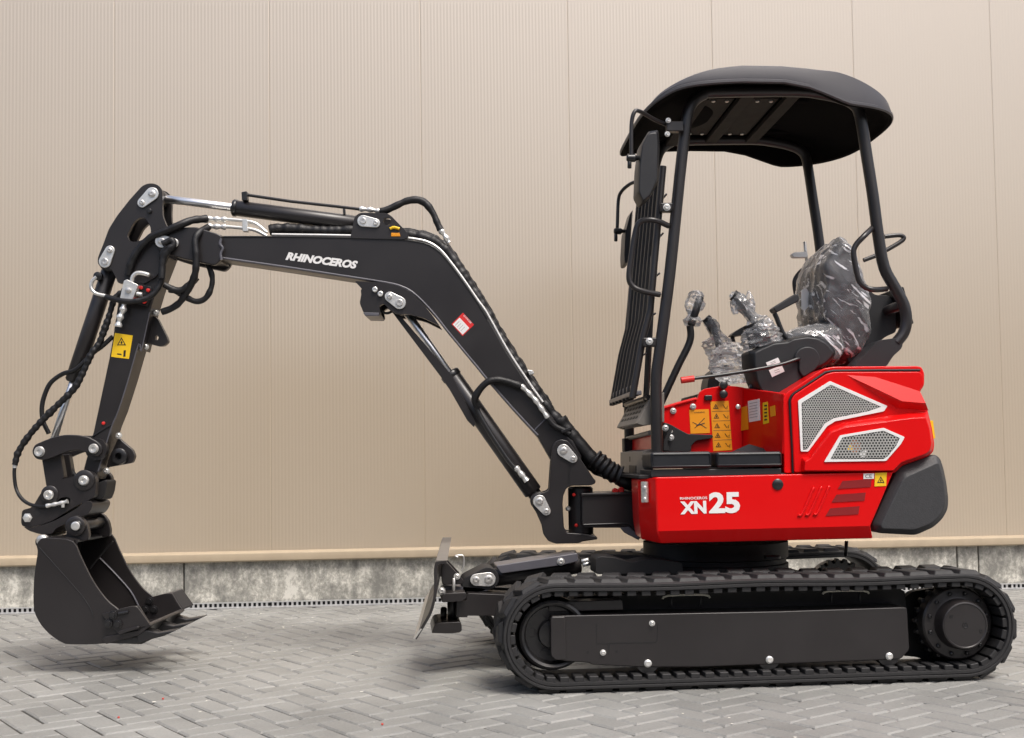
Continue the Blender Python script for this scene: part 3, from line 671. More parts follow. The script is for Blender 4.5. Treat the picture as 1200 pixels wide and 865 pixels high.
def grille(outer, inner, v, cell, parent):
    fr = plate('grille_frame', UF, outer, v-.004, v+.001, 'white', parent, holes=[inner], r=1.2, bev=.001)
    plate('grille_backing', UF, inner, v-.0008, v+.0002, 'black_matte', fr, bev=0)
    L = [UF.pt(p, v-.003) for p in inner]; poly = [(q[0], q[2]) for q in L]
    us_, ws_ = [q[0] for q in poly], [q[1] for q in poly]; vs_, fs = [], []
    R = cell; dx, dy = R*1.732, R*1.5; j = 0; w = min(ws_)
    while w < max(ws_):
        u = min(us_)+(dx/2 if j % 2 else 0)
        while u < max(us_):
            if inside((u, w), poly):
                b = len(vs_)
                for r in (R*1.0, R*.60):
                    for k in range(6): a = math.pi/6+k*math.pi/3; vs_.append(UF.w((u+r*math.cos(a), v-.003, w+r*math.sin(a))))
                fs += [[b+k, b+(k+1) % 6, b+6+(k+1) % 6, b+6+k] for k in range(6)]
            u += dx
        w += dy; j += 1
    o = mk('grille_mesh', vs_, fs, 'grille', fr, smooth=False, recalc=False); o['kind'] = 'stuff'
    return fr
paint('grille', (.46, .46, .43), .4, metal=.4)
grille(g1o, c('R', 200,318, 374,208, 676,340, 600,366, 392,408, 338,440, 234,594, 208,596), -.642, .0062, door)
g2 = grille(c('R', 335,668, 430,510, 690,465, 815,520, 792,562, 704,662), c('R', 372,652, 444,522, 688,482, 786,526, 765,572, 716,634, 690,652), -.6775, .0075, door)
em = lathe('emblem', UF.wp(c('R', 518,575)[0], -.6783), -UF.V, [(0, .0265), (.0008, .0265), (.0008, .021), (.0004, .020), (.0004, .0)], 'bronze', g2, seg=28)
plate('emblem_horn', UF, c('R', 470,588, 488,566, 510,580, 505,598, 482,600), -.6797, -.6785, 'yellow', em, r=1, bev=0)
plate('emblem_horn', UF, c('R', 548,620, 578,592, 588,602, 582,636, 558,640), -.6797, -.6785, 'white', em, r=1, bev=0)
plate('side_marker', UF, c('R', 968,424, 984,420, 998,528, 980,532), -.60, -.54, 'yellow', hood, r=1, bev=.001)
# cab inner walls
inner = plate('seat_base', UF, c('Z', 392,240, 560,195, 595,195, 612,150, 640,130, 760,110, 850,118, 905,130, 905,520, 392,520), -.30, -.27, 'red', EX, r=2)
slant = [UF.wp(p, v) for p, v in zip(c('Z', 1105,520, 1112,160, 870,125, 865,520), (-.622, -.622, -.31, -.31))]
back = [q+UF.U*.03+UF.V*.02 for q in slant]
sf_ = loft('hood_front', [slant, back], 'red', EX, bev=.004)
boxw('seat_box', UF, UF.pt(c('Z', 640,300)[0], -.27)[0], UF.pt(c('Z', 1150,300)[0], -.27)[0], -.268, .27, wtop-.01, UF.pt(c('Z', 640,150)[0], -.27)[2], 'black_matte', EX)
tpx('base_trim', UF, c('Z', 392,246, 480,220, 560,198, 590,192), -.302, .008, 'red', inner, n=1, seg=8)
for p in c('Z', 452,262, 570,236): bolt(UF, p, -.302, .0095, 'zinc', inner)
d1 = plate('warning_decal', UF, c('Z', 548,256, 664,252, 672,394, 556,398), -.3018, -.3002, 'orange', inner, bev=0)
text('decal_print', 'WARNING', UF, c('Z', 575,278)[0], c('Z', 640,275)[0], -.3026, 2.0, 'ink', d1)
tpx('decal_stroke', UF, c('Z', 568,330, 600,345, 640,305), -.302, .0016, 'ink', d1, n=1, seg=6)
tpx('decal_stroke', UF, c('Z', 580,365, 610,340, 650,365), -.302, .0016, 'ink', d1, n=1, seg=6)
tpx('decal_stroke', UF, c('Z', 590,350, 640,335), -.302, .0022, 'ink', d1, n=1, seg=6)
d2 = plate('warning_strip', UF, c('Z', 674,207, 782,203, 804,496, 692,502), -.3018, -.3002, 'orange', inner, bev=0)
for k_ in range(5):
    y = 238+k_*57; x = 706+k_*4
    if k_: tpx('strip_rule', UF, c('Z', x-26,y-29, x+82,y-32), -.302, .0008, 'ink', d2, n=1, seg=4)
    tri(UF, c('Z', x,y)[0], 3.4, -.3028, d2)
    tpx('decal_stroke', UF, c('Z', x+42,y-12, x+58,y+10, x+70,y-6, x+66,y+14), -.302, .0015, 'ink', d2, n=1, seg=5)
def on_slant(name, px, mat, off=.003):
    n_ = (slant[1]-slant[0]).cross(slant[3]-slant[0]).normalized()
    if n_.dot(CAM-slant[0]) < 0: n_ = -n_
    def hit(p):
        d = ray(*p); t_ = (slant[0]+n_*off-CAM).dot(n_)/d.dot(n_); return CAM+d*t_
    a = [hit(p) for p in px]; b = [q-n_*.0012 for q in a]
    return loft(name, [a, b], mat, sf_, smooth=False)
on_slant('white_decal', c('Z', 897,204, 965,190, 970,318, 904,330), 'white')
on_slant('yellow_decal', c('Z', 985,214, 1014,208, 1022,334, 988,342), 'yellow')
on_slant('orange_decal', c('Z', 1028,238, 1058,228, 1062,290, 1032,298), 'orange')
on_slant('orange_decal', c('Z', 850,244, 893,232, 900,372, 852,382), 'orange')
for k_ in range(6): on_slant('decal_line', c('Z', 906,218+k_*17, 954,208+k_*17, 954,211+k_*17, 906,221+k_*17), 'foam', .0036)
for k_ in range(5): on_slant('decal_line', c('Z', 994,228+k_*21, 1010,225+k_*21, 1012,234+k_*21, 996,237+k_*21), 'ink', .0036)
# floor, mats, floor rail
boxw('floor_plate', UF, UF.pt((735, 540), -.3)[0], UF.pt((925, 540), VS)[0], -.62, .6, wtop-.012, wtop+.004, 'black_matte', EX)
for a in (c('Z', 312,508, 688,508, 690,600, 310,608), c('Z', 702,508, 1108,505, 1108,606, 706,600)):
    L = [UF.pt(p, -.655) for p in a]
    ua, ub = L[0][0], L[1][0]; wa, wb = L[3][2], L[0][2]
    md = boxw('step_pad', UF, ua+.004, ub-.004, -.655, -.42, wa, wb, 'vinyl', EX, bev=.014, seg=4)
    tube('pad_piping', [UF.w(q) for q in ((ua+.014, -.657, wb-.010), (ub-.014, -.657, wb-.010), (ub-.010, -.657, wa+.010), (ua+.010, -.657, wa+.010), (ua+.014, -.657, wb-.010))], .0028, 'vinyl', md, n=1, seg=6)
boxw('step_rail', UF, UF.pt(c('Z', 320,640)[0], -.65)[0], UF.pt(c('Z', 1100,640)[0], -.65)[0], -.645, -.36, wtop-.006, UF.pt(c('Z', 700,606)[0], -.645)[2]-.002, 'plastic', EX)
mk('floor_mat_peak', [UF.wp(p, v) for p, v in zip(c('Z', 800,506, 905,460, 1050,505, 905,500), (-.50, -.45, -.50, -.35))], [[0, 1, 2], [0, 3, 1], [1, 3, 2], [0, 2, 3]], 'vinyl', EX)
# pedal box in front of the seat base
pb = plate('pedal_bracket', UF, c('Z', 395,330, 430,340, 540,400, 690,405, 690,425, 590,440, 560,470, 560,505, 395,505), -.33, -.305, 'black_matte', EX, r=2)
for p in c('Z', 405,364, 438,420): bolt(UF, p, -.345, .010, 'zinc', pb)
bolt(UF, c('Z', 438,384)[0], -.345, .006, 'zinc', pb)
boxw('pedal', UF, UF.pt(c('Z', 455,470)[0], -.4)[0], UF.pt(c('Z', 560,470)[0], -.4)[0], -.41, -.34, wtop+.05, wtop+.075, 'black_satin', pb)
plate('pedal_arm', UF, c('Z', 395,440, 440,345, 455,352, 420,450, 430,500, 395,500), -.36, -.345, 'black_matte', pb)
# front cowl: grey panel, slotted step light box
fp_ = plate('front_cowl', UF, c('Z', 275,502, 335,488, 335,640, 275,640), -.36, .36, 'grey_panel', EX, r=1)
uq = UF.pt(c('Z', 275,502)[0], -.36)[0]
boxw('cowl_slot', UF, uq-.002, uq+.01, .03, .05, UF.pt((745, 541), 0)[2], UF.pt((745, 535), 0)[2], 'ink', fp_, bev=0)
boxw('cowl_notch', UF, uq-.004, uq+.03, -.16, .06, UF.pt((745, 558), 0)[2], UF.pt((745, 545), 0)[2], 'black_matte', fp_)
plate('front_red_panel', UF, c('Z', 322,400, 345,395, 345,500, 322,500), -.30, .28, 'red', EX)
plate('front_bracket', UF, c('Z', 160,425, 212,425, 214,505, 162,505), .26, .34, 'black_matte', EX)
tpx('cowl_rail', UF, c('Z', 180,428, 316,392), [.36, -.36], .011, 'grey_panel', EX, n=1)
tpx('cowl_rail', UF, c('Z', 165,228, 305,182), [.36, -.36], .012, 'black_satin', EX, n=1)
bx = [UF.pt(p, -.37) for p in c('Z', 232,338, 320,176, 400,150, 400,330, 275,352)]
lb = loft('slotted_box', [[UF.w((q[0], v, q[2])) for q in bx] for v in (-.37, .26)], 'grey_panel', EX, bev=.004, ang=25)
def on_box(i, j, s0, s1, v0, v1, mat, name):
    a, b = bx[i], bx[j]; d = Vector((b[0]-a[0], 0, b[2]-a[2])); n_ = Vector((-d.z, 0, d.x)).normalized()
    if n_.dot(Vector((bx[3][0]-a[0], 0, bx[3][2]-a[2]))) > 0: n_ = -n_
    P = [Vector((a[0]+d.x*s+n_.x*k, v, a[2]+d.z*s+n_.z*k)) for k in (-.002, .0022) for s, v in ((s0, v0), (s1, v0), (s1, v1), (s0, v1))]
    mk(name, [UF.w(q) for q in P], [[0, 1, 2, 3], [4, 5, 6, 7], [0, 1, 5, 4], [1, 2, 6, 5], [2, 3, 7, 6], [3, 0, 4, 7]], mat, lb, smooth=False)
for r_ in range(4):
    for k_ in range(6): on_box(0, 1, .22+r_*.2, .31+r_*.2, -.30+k_*.09, -.245+k_*.09, 'ink', 'slot')
for r_ in range(2):
    for k_ in range(5): on_box(4, 0, .2+r_*.4, .42+r_*.4, -.22+k_*.09, -.165+k_*.09, 'ink' if k_ > 3 else 'foam', 'slot')
# ---- roll-over frame and canopy
fpath = [(770, 531), (769, 485), (769, 442), (773, 411), (785, 320), (797, 203), (803, 152), (806, 134), (812, 120), (824, 111), (840, 108), (932, 107), (962, 110), (985, 115), (1000, 122), (1008, 136),
         (1016, 185), (1023, 230), (1029, 275), (1036, 313), (1048, 336), (1059, 357), (1062, 375), (1059, 390), (1050, 402)]
FL = [UF.pt(p, -.40) for p in fpath]
fn = tube('canopy_frame', [UF.w(q) for q in FL], .0255, 'black', EX, seg=16, n=4)
ff = tube('canopy_frame', [UF.w((q[0], .40, q[2])) for q in FL], .0255, 'black', EX, seg=16, n=4)
for uu, ww in ((FL[9][0], FL[9][2]), (FL[11][0], FL[11][2]), ((FL[9][0]+FL[11][0])/2, FL[11][2])):
    boxw('frame_crossbar', UF, uu-.03, uu+.03, -.39, .39, ww-.02, ww+.004, 'roof_panel', fn)
rod('frame_crossbar', UF.w((FL[21][0], -.40, FL[21][2])), UF.w((FL[21][0], .40, FL[21][2])), .022, 'black', fn)
boxw('post_foot', UF, FL[0][0]-.06, FL[0][0]+.06, -.46, -.34, FL[0][2]-.03, FL[0][2]-.015, 'black', fn)
for vv, fo in ((-.40, fn), (.40, ff)):
    L = [UF.pt(p, -.40) for p in c('S', 528,32, 470,80, 425,130, 415,180, 440,300, 475,340, 520,352, 600,340)]
    tube('grab_handle', [UF.w((q[0], vv+(0 if i in (0, 7) else (-.05 if vv < 0 else .05)), q[2])) for i, q in enumerate(L)], .0125, 'black', fo)
L = [UF.pt(p, -.40) for p in c('K', 390,432, 330,415, 280,412, 250,430, 235,480, 222,560, 210,660, 225,700, 265,722, 350,735)]
tube('grab_handle', [UF.w((q[0], -.40+(0 if i in (0, 9) else -.03), q[2])) for i, q in enumerate(L)], .0125, 'black', fn)
# rear lamp loop behind the seat, on the far post
tpx('rear_handle', UF, c('S', 590,75, 660,68, 685,75, 685,90, 650,115, 560,165, 485,195), .10, .011, 'black', ff)
# canopy roof
rim_px = c('F', 186,206, 215,182, 260,156, 330,131, 450,121, 600,118, 720,125, 800,150, 870,176, 930,192, 985,194)
top_px = c('F', 186,194, 215,160, 262,120, 380,76, 500,58, 620,55, 800,70, 910,84, 985,110)
rimL = [UF.pt(p, -.53) for p in rim_px]; topL = [UF.pt(p, -.50) for p in top_px]
uF = UF.pt((733, 168), .1)[0]; uR = UF.pt((1021, 163), 0)[0]+.012
def smooth(L):
    P = catmull([Vector((q[0], 0, q[2])) for q in L], 8); return [(q.x, 0, q.z) for q in P]
def interp(L, u):
    if u <= L[0][0]: return L[0][2]
    for a, b in zip(L, L[1:]):
        if u <= b[0]: return a[2]+(b[2]-a[2])*(u-a[0])/(b[0]-a[0])
    return L[-1][2]
zr_end = UF.pt((1021, 163), 0)[2]; zt_end = zr_end+.05; topL = topL[:-1]; rimL = rimL[:-1]
rimL.append(Vector((uR, 0, zr_end))); topL.append(Vector((uR, 0, zt_end)))
rimL = smooth(rimL); topL = smooth(topL)
uc, ha = (uF+uR)/2, (uR-uF)/2; hb_ = .56
NT = 96
def plan(k, du=0):
    out = []
    for i in range(NT):
        a = 2*math.pi*i/NT; ca, sa = math.cos(a), math.sin(a); e = 4.5 if ca < 0 else 3.2
        x = math.copysign(abs(ca)**(2/e), ca); y = math.copysign(abs(sa)**(2/e), sa)
        out.append((uc+x*ha*k[0], y*hb_*k[1]))
    return out
def ring(k, fz):
    base = plan((1, 1)); out = []
    for (u, v), (ub, vb_) in zip(plan(k), base): out.append(UF.w((u, v, fz(ub))))
    return out
zr = lambda u: interp(rimL, u); zt = lambda u: max(interp(topL, u)-.006, zr(u)+.03)
zc = interp(topL, uc)
ceil_z = FL[10][2]+.03
rings = [ring((.80, .80), lambda u: min(ceil_z, zt(u)*.77+zc*.23-.004)), ring((.93, .90), lambda u: min(ceil_z, zt(u)-.02)), ring((.965, .945), lambda u: zr(u)+.012), ring((.975, .96), lambda u: zr(u)), ring((1.004, 1.006), lambda u: zr(u)-.003), ring((1.012, 1.02), lambda u: zr(u)+.002), ring((1.012, 1.02), lambda u: zr(u)+.012), ring((1.0, .998), lambda u: zr(u)+.018),
         ring((1.0, 1.0), lambda u: zr(u)*.5+zt(u)*.5), ring((.99, .985), lambda u: zt(u)-.008), ring((.975, .96), lambda u: zt(u)), ring((.93, .90), lambda u: zt(u)+.001), ring((.915, .88), lambda u: zt(u)+.014), ring((.89, .85), lambda u: zt(u)*.9+zc*.1+.018), ring((.6, .6), lambda u: zt(u)*.5+zc*.5+.03), ring((.2, .2), lambda u: zc+.035)]
roof = loft('canopy_roof', rings[4:], 'canopy', EX, ang=40, cap=False)
mk('roof_crown', list(rings[-1]), [list(range(NT))], 'canopy', roof)
loft('roof_lining', [ring((.02, .02), lambda u: ceil_z)]+rings[:5], 'roof_dark', roof, ang=40, cap=False)
# roof lining: flat panels between the frame bars, pressed ribs fore and aft
ua, ub, um_ = FL[9][0], FL[11][0], (FL[9][0]+FL[11][0])/2
for a, b in ((ua+.045, um_-.04), (um_+.04, ub-.045)):
    pn = boxw('ceiling_panel', UF, a, b, -.30, .30, ceil_z-.028, ceil_z-.014, 'roof_panel', roof)
    for du in (.03, b-a-.03):
        for vv in (-.27, .27): lathe('bolt', UF.w((a+du, vv, ceil_z-.028)), Vector((0, 0, -1)), [(0, .009), (.006, .009), (.008, .005)], 'steel', pn, seg=8)
boxw('ceiling_liner', UF, ua-.02, ub+.02, -.40, .40, ceil_z-.012, ceil_z-.004, 'roof_dark', roof)
for k_ in range(6):
    for u_a, u_b in ((ub+.06, min(uR-.08, ub+.19)), (ua-.15, ua-.05)):
        vv = -.33+k_*.13; zz = ceil_z-.012
        boxw('roof_rib', UF, u_a, u_b, vv-.025, vv+.025, zz-.004, zz+.02, 'roof_dark', roof, bev=.01)
# ---- front guard
gpath = [(777, 195), (762, 363), (753, 398), (741, 466)]
gL = [UF.pt(p, -.37) for p in gpath]
guard = tube('front_guard', [UF.w(q) for q in gL], .016, 'black', EX, n=1, seg=8)
vsl = [-.26, -.145, -.03, .085, .20, .315]
for vv in vsl+[.40]:
    L = [(q[0]+.012, q[2]) for q in gL]
    near_ = [UF.w((q[0], vv-.022, q[2])) for q in gL] + [UF.w((q[0]+.030, vv-.022, q[2])) for q in reversed(gL)]
    far_ = [UF.w((q[0]+.002, vv+.022, q[2])) for q in gL] + [UF.w((q[0]+.028, vv+.022, q[2])) for q in reversed(gL)]
    vs_, fs = prism_world([near_], [far_]); mk('guard_slat', vs_, fs, 'black_matte', guard, bev=.006)
def gat(y):
    for a, b in zip(gpath, gpath[1:]):
        if a[1] <= y <= b[1]: t_ = (y-a[1])/(b[1]-a[1]); return (a[0]+(b[0]-a[0])*t_, y)
for y in (227, 273, 320, 367, 414):
    q = UF.pt(gat(y), -.37); rod('guard_rod', UF.w((q[0]+.028, -.36, q[2])), UF.w((q[0]+.024, .40, q[2])), .0045, 'grey_paint', guard, seg=8)
q = UF.pt(gat(455), -.37)
boxw('guard_foot', UF, q[0]-.006, q[0]+.034, -.37, .42, q[2]-.03, q[2]-.01, 'grey_paint', guard)
for vv in vsl: boxw('slat_end', UF, q[0]+.0, q[0]+.030, vv-.012, vv+.012, q[2]-.004, q[2]+.02, 'grey_paint', guard, bev=.005)
for y in (247, 404):
    p = UF.pt((gat(y)[0], y-2), -.37)
    br = boxw('guard_clamp', UF, p[0], p[0]+.085, -.41, -.37, p[2]-.02, p[2]+.02, 'black', guard, bev=.006)
    bolt(UF, (gat(y)[0]+9, y-4), -.412, .011, 'zinc', br)
# uprights behind the guard
for vv in (-.30, .34):
    a, b = UF.pt((766, 300), -.30), UF.pt((757, 470), -.30); rod('guard_strut', UF.w((a[0], vv, a[2])), UF.w((b[0], vv, b[2])), .014, 'black', guard)
# ---- mirrors
def mirror(pts, v, th_, arm, joint, vj, src):
    o = frustum('mirror', UF, pts, [(pts_c[0]+(p[0]-pts_c[0])*.8, pts_c[1]+(p[1]-pts_c[1])*.93) for pts_c in [(sum(p[0] for p in pts)/len(pts), sum(p[1] for p in pts)/len(pts))] for p in pts], v, v-.02, 'mirror_back', EX, v2=v+th_, r=3, bev=.004)
    lathe('ball_joint', UF.wp(joint, vj), UF.U, [(-.024, .010), (-.018, .017), (.012, .017), (.02, .010), (.05, .008)], 'black_satin', o, seg=14)
    rod('joint_screw', UF.wp((joint[0]-3, joint[1]+3), vj), UF.wp((joint[0]-3, joint[1]+12), vj), .009, 'black_satin', o, seg=10)
    tpx('mirror_arm', UF, arm, src, .009, 'black', o)
    return o
mirror(c('K', 268,70, 300,15, 345,8, 350,80, 345,238, 310,305, 272,332, 250,290, 255,170), -.56, .11, c('F', 282,262, 230,240, 180,212, 160,215, 150,260, 150,370), c('F', 152,376)[0], -.55, (-.41, -.45, -.53, -.55, -.55, -.55))
mirror(c('K', 222,372, 232,360, 228,420, 215,600, 192,604, 190,560, 196,460), .52, .12, c('K', 245,236, 215,250, 182,280, 168,320, 163,440), c('K', 168,455)[0], .52, (.42, .46, .5, .52, .52))
mb = boxw('mirror_bracket', UF, *(lambda a, b: (a[0], b[0]))(UF.pt(c('F', 272,262)[0], -.43), UF.pt(c('F', 330,262)[0], -.43)), -.45, -.41, UF.pt(c('F', 300,285)[0], -.43)[2], UF.pt(c('F', 300,250)[0], -.43)[2], 'black', fn)
for p in c('F', 279,244, 276,292): bolt(UF, p, -.455, .008, 'zinc', mb)
# ---- seat, console, levers
def pillow(name, pts, v0, v1, mat, parent, nv=14, infl=.03, amp=0, freq=10, seed=0, npt=64, round_=.12):
    L = [UF.pt(p, v0) for p in rc(pts, 6, 4)]; P = [Vector((q[0], q[2])) for q in L]; P.append(P[0])
    tot = sum((b-a).length for a, b in zip(P, P[1:])); P3 = resample([Vector((q.x, q.y, 0)) for q in P], tot/npt)[:npt]
    cc = sum(P3, Vector())/len(P3); rings = []
    for i in range(nv+1):
        t_ = i/nv; v = v0+(v1-v0)*t_; s = min(t_, 1-t_)*2*abs(v1-v0)/2/round_; k = 1-(.14*(1-min(1, s))**2)
        if i in (0, nv): k *= .93
        ring_ = []
        for q in P3:
            d = (q-cc); qq = cc+d*(k+infl); w = UF.w((qq.x, v, qq.y))
            if amp:
                nn_ = (UF.U*d.x+Vector((0, 0, 1))*d.y).normalized()
                f = noise.ridged_multi_fractal(w*freq+Vector((seed, 0, 0)), .9, 2.1, 4, 1.0, 2.0)
                w = w+nn_*amp*(f-.9)+UF.V*amp*.6*noise.noise(w*freq*1.7+Vector((0, seed, 3)))
            ring_.append(w)
        rings.append(ring_)
    if amp:                                       # wrinkled end faces instead of flat caps
        for end, sg in ((0, -1), (-1, 1)):
            base = rings[end]; cen = sum(base, Vector())/len(base); extra = []
            for f in (.94, .86, .76, .66, .56, .46, .36, .26, .16, .06):
                rr = []
                for q in base:
                    w = cen+(q-cen)*f
                    h = noise.ridged_multi_fractal(Vector((w.x*.5+w.z*.55, w.y, w.z*.9-w.x*.7))*freq*1.15+Vector((seed, 5, 0)), .9, 2.1, 4, 1.0, 2.0)
                    rr.append(w+UF.V*sg*(.02*(1-f*f)+amp*.38*(h-.9)*min(1, (1-f)*5)))
                extra.append(rr)
            rings = (list(reversed(extra))+rings) if end == 0 else rings+extra
    return loft(name, rings, mat, parent, ang=75 if amp else 50)
back_px = c('S', 288,200, 330,130, 392,68, 428,84, 470,200, 518,350, 540,480, 525,600, 480,668, 400,700, 368,640, 345,560, 300,480, 284,330)
cush_px = c('G', 655,280, 690,258, 830,232, 872,262, 880,330, 850,375, 660,335)
seat = pillow('seat_back', back_px, -.23, .23, 'seat_cloth', EX, infl=-.02) if paint('seat_cloth', (.04, .038, .039), .8, bump=.1) else None
cu_ = pillow('seat_cushion', cush_px, -.24, .24, 'seat_cloth', EX, infl=-.02)
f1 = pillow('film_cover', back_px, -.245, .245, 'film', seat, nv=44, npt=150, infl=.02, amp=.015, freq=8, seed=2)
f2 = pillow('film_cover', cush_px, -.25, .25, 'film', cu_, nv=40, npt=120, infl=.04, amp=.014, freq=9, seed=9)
plate('seat_tag', UF, c('S', 168,345, 195,335, 208,360, 205,430, 185,452, 170,440), -.02, -.018, 'white', seat, r=2, bev=0)
plate('seat_shell', UF, c('S', 470,300, 540,370, 620,375, 650,440, 650,560, 600,580, 560,610, 500,700, 440,735, 400,700), -.20, .20, 'plastic', EX, r=4)
plate('seat_bracket', UF, c('S', 430,735, 560,600, 640,590, 685,600, 680,640, 635,680, 600,735), -.42, -.30, 'plastic', EX, r=4)
plate('seat_bracket', UF, c('S', 430,735, 560,600, 640,590, 685,600, 680,640, 635,680, 600,735), .30, .42, 'plastic', EX, r=4, ref=-.42)
plate('rear_plate', UF, c('S', 660,330, 688,328, 740,515, 715,525, 700,450), -.30, .25, 'black', EX, r=2)
con = frustum('control_console', UF, c('W', 560,470, 640,440, 720,400, 830,398, 850,375, 960,362, 1040,372, 1100,405, 1150,470, 1140,510, 1090,560, 980,620, 900,700, 790,770, 680,780, 640,760, 600,680, 565,560),
        c('W', 605,480, 660,452, 735,420, 830,410, 860,392, 960,376, 1030,386, 1090,420, 1136,475, 1125,505, 1080,550, 960,615, 880,690, 790,756, 690,766, 655,745, 622,670, 605,560), -.40, -.43, 'plastic', EX, v2=-.26, r=3, bev=.006)
plate('console_boss', UF, c('W', 868,520, 880,480, 910,450, 960,436, 1010,450, 1040,490, 1050,550, 1010,600, 930,650, 900,600, 905,540), -.445, -.428, 'plastic', con, r=4, bev=.006)
for q in (c('W', 678,548, 760,514, 776,546, 694,582), c('W', 698,598, 786,566, 804,608, 720,646)):
    d_ = plate('console_decal', UF, q, -.4325, -.431, 'white', con, bev=0)
    x0, y0 = q[0]; x1, y1 = q[1]; x3, y3 = q[3]
    for k_ in (.35, .6): tpx('decal_line', UF, [(x0+(x1-x0)*.3+(x3-x0)*k_, y0+(y1-y0)*.3+(y3-y0)*k_), (x0+(x1-x0)*.7+(x3-x0)*k_, y0+(y1-y0)*.7+(y3-y0)*k_)], -.4325, .0012, 'foam', d_, n=1, seg=4)
sl_ = tpx('safety_lever', UF, c('W', 190,655, 400,628, 600,596, 780,560, 890,524, 900,525), [-.50, -.49, -.48, -.465, -.45, -.44], .0075, 'black_satin', EX, n=4)
tpx('lever_grip', UF, c('W', 105,668, 150,662, 192,656), -.50, .014, 'red_plastic', sl_, n=3)
ar = tpx('armrest_post', UF, c('W', 735,215, 750,245, 790,345, 820,385), -.33, .011, 'black_satin', EX, n=3)
plate('armrest', UF, c('W', 728,180, 745,165, 880,80, 900,95, 905,130, 790,190, 750,210), -.36, -.28, 'plastic', ar, r=4, bev=.008)
plate('armrest', UF, c('W', 442,365, 460,345, 550,290, 575,320, 560,352, 480,368), .24, .32, 'plastic', ar, r=4, bev=.008)
tpx('armrest_post', UF, c('W', 452,368, 455,400, 470,440), .28, .011, 'black_satin', ar, n=3)
def wrap(name, F, path, v, r, parent, seed, amp=.5):
    P = resample(catmull([F.wp(p, v) for p in path], 6), .005); rings = []; prev = None; n_ = len(P); sg = 30
    for i, p in enumerate(P):
        d = (P[min(i+1, n_-1)]-P[max(i-1, 0)]).normalized()
        a, b, _ = basis(d) if prev is None else ((prev-d*prev.dot(d)).normalized(), d.cross((prev-d*prev.dot(d)).normalized()), 0); prev = a
        t_ = i/(n_-1); k = len(r)-1; j = min(int(t_*k), k-1); rr = r[j]+(r[j+1]-r[j])*(t_*k-j); R = []
        for s in range(sg):
            an = 2*math.pi*s/sg; dd = a*math.cos(an)+b*math.sin(an)
            f = noise.ridged_multi_fractal((p+dd*rr)*26+Vector((seed, seed*2, 0)), .8, 2.2, 4, 1, 2)
            R.append(p+dd*rr*(1-amp*.5+amp*.5*f))
        rings.append(R)
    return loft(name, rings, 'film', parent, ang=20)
jl = tpx('joystick', UF, c('W', 460,95, 500,140, 560,220, 600,270, 630,350, 640,420), -.34, .016, 'black_satin', EX, n=4)
tpx('joystick_grip', UF, c('W', 455,90, 480,110, 530,170), -.34, .026, 'plastic', jl, n=3)
tpx('joystick_boot', UF, c('W', 590,280, 620,350, 640,440), -.34, .05, 'black_matte', jl, n=3)
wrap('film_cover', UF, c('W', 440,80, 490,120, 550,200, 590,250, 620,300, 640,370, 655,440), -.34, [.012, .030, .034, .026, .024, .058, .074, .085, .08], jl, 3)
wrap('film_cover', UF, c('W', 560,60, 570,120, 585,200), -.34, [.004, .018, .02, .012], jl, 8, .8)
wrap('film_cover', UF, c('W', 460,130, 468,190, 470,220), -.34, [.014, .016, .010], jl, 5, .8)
jr = tpx('joystick', UF, c('W', 275,250, 320,310, 345,380, 360,450, 360,520), .20, .016, 'black_satin', EX, n=4)
tpx('joystick_grip', UF, c('W', 272,245, 300,280, 335,345), .20, .024, 'plastic', jr, n=3)
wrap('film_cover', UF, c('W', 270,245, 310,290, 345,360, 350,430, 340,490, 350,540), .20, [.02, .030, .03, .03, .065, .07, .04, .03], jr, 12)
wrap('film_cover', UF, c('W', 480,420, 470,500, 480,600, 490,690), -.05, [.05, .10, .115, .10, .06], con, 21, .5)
plate('right_console', UF, c('W', 290,660, 310,610, 370,570, 430,560, 440,720, 280,730), .18, .34, 'plastic', EX, r=4)
tl = tpx('travel_lever', UF, c('W', 165,300, 170,370, 150,440, 90,560, 20,710, -30,820), -.12, .017, 'black_satin', EX, n=5)
tl2 = tpx('travel_lever', UF, c('W', 165,300, 170,370, 150,440, 90,560, 20,710, -30,820), .02, .017, 'black_satin', EX, n=5)
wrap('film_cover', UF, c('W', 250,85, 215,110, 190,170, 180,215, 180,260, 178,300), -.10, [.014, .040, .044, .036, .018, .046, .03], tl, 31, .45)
rod('lever_knob', UF.wp(c('W', 235,100)[0], -.12), UF.wp(c('W', 170,300)[0], -.12), .018, 'black_satin', tl)
for p in c('Z', 660,184): boxw('key_switch', UF, UF.pt((p[0]-4, p[1]), -.31)[0], UF.pt((p[0]+5, p[1]), -.31)[0], -.312, -.29, UF.pt((p[0], p[1]+3), -.31)[2], UF.pt((p[0], p[1]-3), -.31)[2], 'black_satin', EX)
for p in c('Z', 745,110, 745,165, 920,125): lathe('knob', UF.wp(p, -.30), -UF.V, [(0, .012), (.012, .018), (.03, .018), (.034, .012)], 'black_satin', EX, seg=16)
lathe('bolt', UF.wp(c('Z', 838,238)[0], -.31), -UF.V, [(0, .011), (.006, .011), (.009, .006)], 'zinc', EX, seg=10)
plate('phone_holder', UF, c('S', 120,165, 130,155, 190,150, 205,165, 195,180, 130,180), .36, .40, 'white', EX, r=1)
rod('holder_stem', UF.wp(c('S', 186,100)[0], .38), UF.wp(c('S', 195,200)[0], .38), .008, 'steel', EX)
